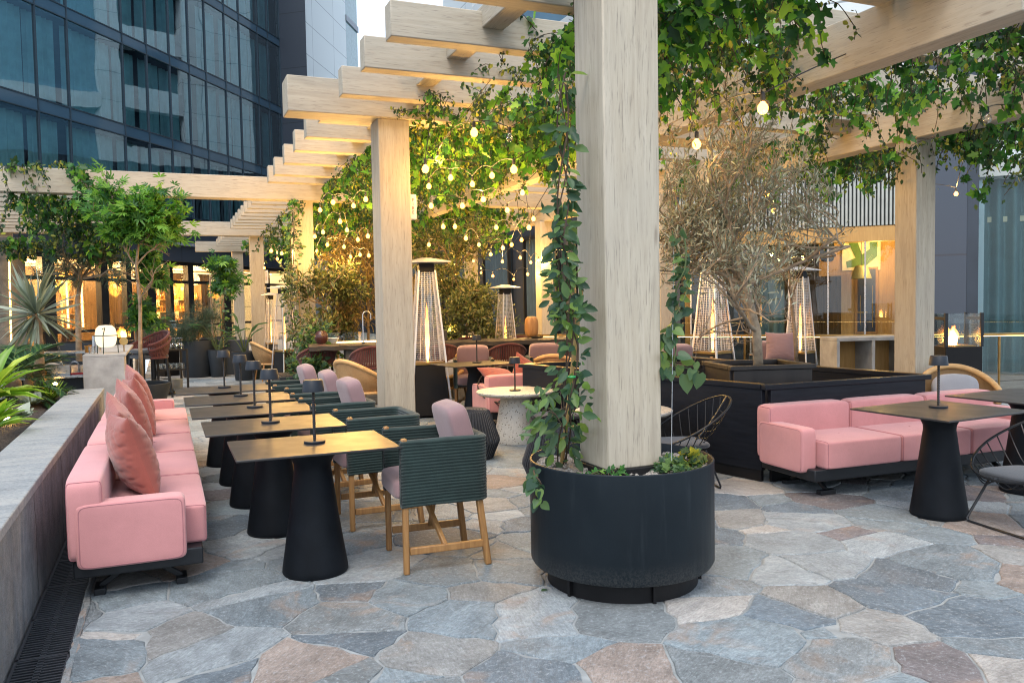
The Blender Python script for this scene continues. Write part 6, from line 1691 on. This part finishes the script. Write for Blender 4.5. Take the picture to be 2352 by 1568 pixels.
# ------------------------------------------------------------------ planting bed on the left
LEAF['sword'] = (np.array([(-.02, 0, 0), (.02, 0, 0), (.036, .3, .01), (-.036, .3, .01), (.03, .65, -.02), (-.03, .65, -.02), (.0, 1, -.10)], float), [(0, 1, 2, 3), (3, 2, 4, 5), (5, 4, 6)])
LEAF['strap'] = (np.array([(-.03, 0, 0), (0, 0, -.02), (.03, 0, 0), (-.08, .35, .10), (0, .35, .06), (.08, .35, .10), (-.07, .7, .10), (0, .7, .06), (.07, .7, .10), (0, 1, -.02)], float), [(0, 1, 4, 3), (1, 2, 5, 4), (3, 4, 7, 6), (4, 5, 8, 7), (6, 7, 9), (7, 8, 9)])
def rosette(name, label, cen, n, L, kind, mat, el0, el1, cat='plant', lean=(0, 0, 0), trunk=0, lo=0, hi=1, tw=.25, stemm='bark'):
    c = Vector(cen); t = thing(name, label, cat, c-Vector((0, 0, trunk)))
    a = rng.random(n)*6.283; e = np.radians(el0+(el1-el0)*rng.random(n))
    d = np.stack([np.cos(a)*np.cos(e), np.sin(a)*np.cos(e), np.sin(e)], 1)+np.array(lean)
    up_ = np.array([0, 0, 1.])-d*d[:, 2:3]+rnd(n, tw)
    up_[np.abs(d[:, 2]) > .9] += rnd(int((np.abs(d[:, 2]) > .9).sum()), .5)
    leaf_mesh('leaves', d*.02+np.array([0, 0, trunk]), d, up_, L*(.75+.4*rng.random(n)), tints(n, lo, hi, 1), kind, M[mat], t)
    if trunk: part('trunk', MB().tube([(0, 0, 0), (.01, 0, trunk*.5), (0, 0, trunk)], [.06, .05, .05], 10), M[stemm], t)
    return t
yc = at(84, 722, D=9.4)
rosette('spiky_palm', 'spiky silver green palm lily rising from the planting bed', yc, 120, .56, 'sword', 'spiky', -62, 82, trunk=.9, tw=.35, cat='palm')
def cycad(label, cen, n, L, seed_el=(5, 60), az=(0, 360), mat='cycad'):
    c = Vector(cen); t = thing('cycad', label, 'cycad', c, 0, 'cycads in the planting bed')
    P, D, N_, T_ = [], [], [], []; mb = MB()
    for k in range(n):
        a = R(az[0]+(az[1]-az[0])*rng.random()); e = R(seed_el[0]+(seed_el[1]-seed_el[0])*rng.random()); q = np.zeros(3); l_ = L*(.75+.4*rng.random())
        pts = []; 
        for i in range(26):
            d = np.array([math.cos(a)*math.cos(e), math.sin(a)*math.cos(e), math.sin(e)]); q = q+d*l_/26; e -= .038; pts.append(q.copy())
            if i > 3:
                sd = np.cross(d, [0, 0, 1]); sd /= np.linalg.norm(sd)+1e-9
                for s_ in (-1, 1):
                    for f in (0, .5):
                        P.append(q+d*f*l_/26); D.append(sd*s_+d*.75+np.array([0, 0, .12])); N_.append(np.array([0, 0, 1.])); T_.append((.17 if i < 20 else .17*(1-(i-19)/9))*l_/.6)
        mb.tube([tuple(p) for p in pts], .005, 4)
    part('rachis', mb, M['green_stem'], t)
    n_ = len(P); leaf_mesh('leaves', np.array(P), np.array(D)+rnd(n_, .06), np.array(N_)+rnd(n_, .2), np.array(T_), tints(n_, 0, 1, 1.5), 'needleleaf', M[mat], t)
    part('caudex', MB().pad(0, 0, -.08, .16, .16, .2, .9, 10), M['bark'], t)
LEAF['needleleaf'] = (np.array([(-.03, 0, 0), (.03, 0, 0), (.04, .5, .01), (-.04, .5, .01), (0, 1, -.04)], float), [(0, 1, 2, 3), (3, 2, 4)])
cycad('dark cycad with arching fronds beside the coping', at(30, 868, D=8.6), 22, .72, (5, 62))
cycad('second dark cycad nearer the concrete counter', at(70, 855, D=9.6), 16, .62, (0, 50))
cycad('cycad low under the garden spotlight', at(60, 905, D=8.3), 12, .5, (-5, 35))
rosette('strap_plant', 'lime green strap leaved plant at the frame edge', at(-28, 915, D=6.6), 46, .44, 'strap', 'lime', -2, 65, lean=(.25, 0, 0), lo=.1)
rosette('strap_plant', 'strap leaved plant with yellow light in its tint, below the lime one', at(-22, 985, D=5.9), 34, .30, 'strap', 'lime', 0, 60, lean=(.2, 0, 0), lo=.3)  # yellow light is put into the leaf colour by the raised tint
rosette('rosette_plant', 'pale silvery rosette plant on the mulch', at(70, 930, z=.56), 22, .15, 'heart', 'spiky', 10, 50)
rosette('rosette_plant', 'second silvery rosette close to the coping edge', at(44, 958, z=.56), 18, .13, 'heart', 'spiky', 10, 50)
rosette('rosette_plant', 'small grassy tuft beside the upper garden spotlight', at(118, 918, z=.56), 40, .22, 'needleleaf', 'lime', 15, 70)
# paddle leaved plants
LEAF['paddle'] = LEAF['long']
def paddles(label, cen, n, H, sp):
    c = Vector(cen); t = thing('paddle_plant', label, 'plant', c, 0, 'paddle leaved plants in pots')
    mb = MB(); P, D, N_ = [], [], []
    for k in range(n):
        a = rng.random()*6.283; o = np.array([math.cos(a), math.sin(a), 0])*sp*(.4+.8*rng.random()); h = H*(.5+.6*rng.random())
        pts = [np.zeros(3), o*.35+[0, 0, h*.55], o*.8+[0, 0, h]]
        mb.tube([tuple(p) for p in pts], [.010, .008, .006], 6); P.append(pts[-1]); D.append(o*.8+np.array([0, 0, .6*rng.random()])*h); N_.append(np.array([0, 0, 1.])-o)
    part('stalk', mb, M['green_stem'], t)
    leaf_mesh('leaves', np.array(P), np.array(D), np.array(N_), .30*(.7+.5*rng.random(n)), .2+.5*rng.random(n), 'paddle', M['climber'], t)
paddles('paddle leaved plant in the slim anthracite pot', atz(502, 840, 17.5, .52), 11, .55, .42)
paddles('paddle leaved plant in the pot by the fourth post', atz(562, 850, 16.6, .52), 9, .55, .32)
# fallen leaf bits on the stone
for i, (x, y) in enumerate(((1243, 1357), (1490, 1330))):
    p = at(x, y, z=.004)
    o = leaf_mesh('fallen_leaf', np.zeros((1, 3)), np.array([[1., .4, 0]]), np.array([[.1, 0, 1.]]), np.array([.05]), np.array([.4]), 'oval', M['climber']); o.location = p
    tag(o, ('single green leaf fallen at the foot of the round planter', 'small green leaf fallen on paving just past the round planter')[i], 'leaf')
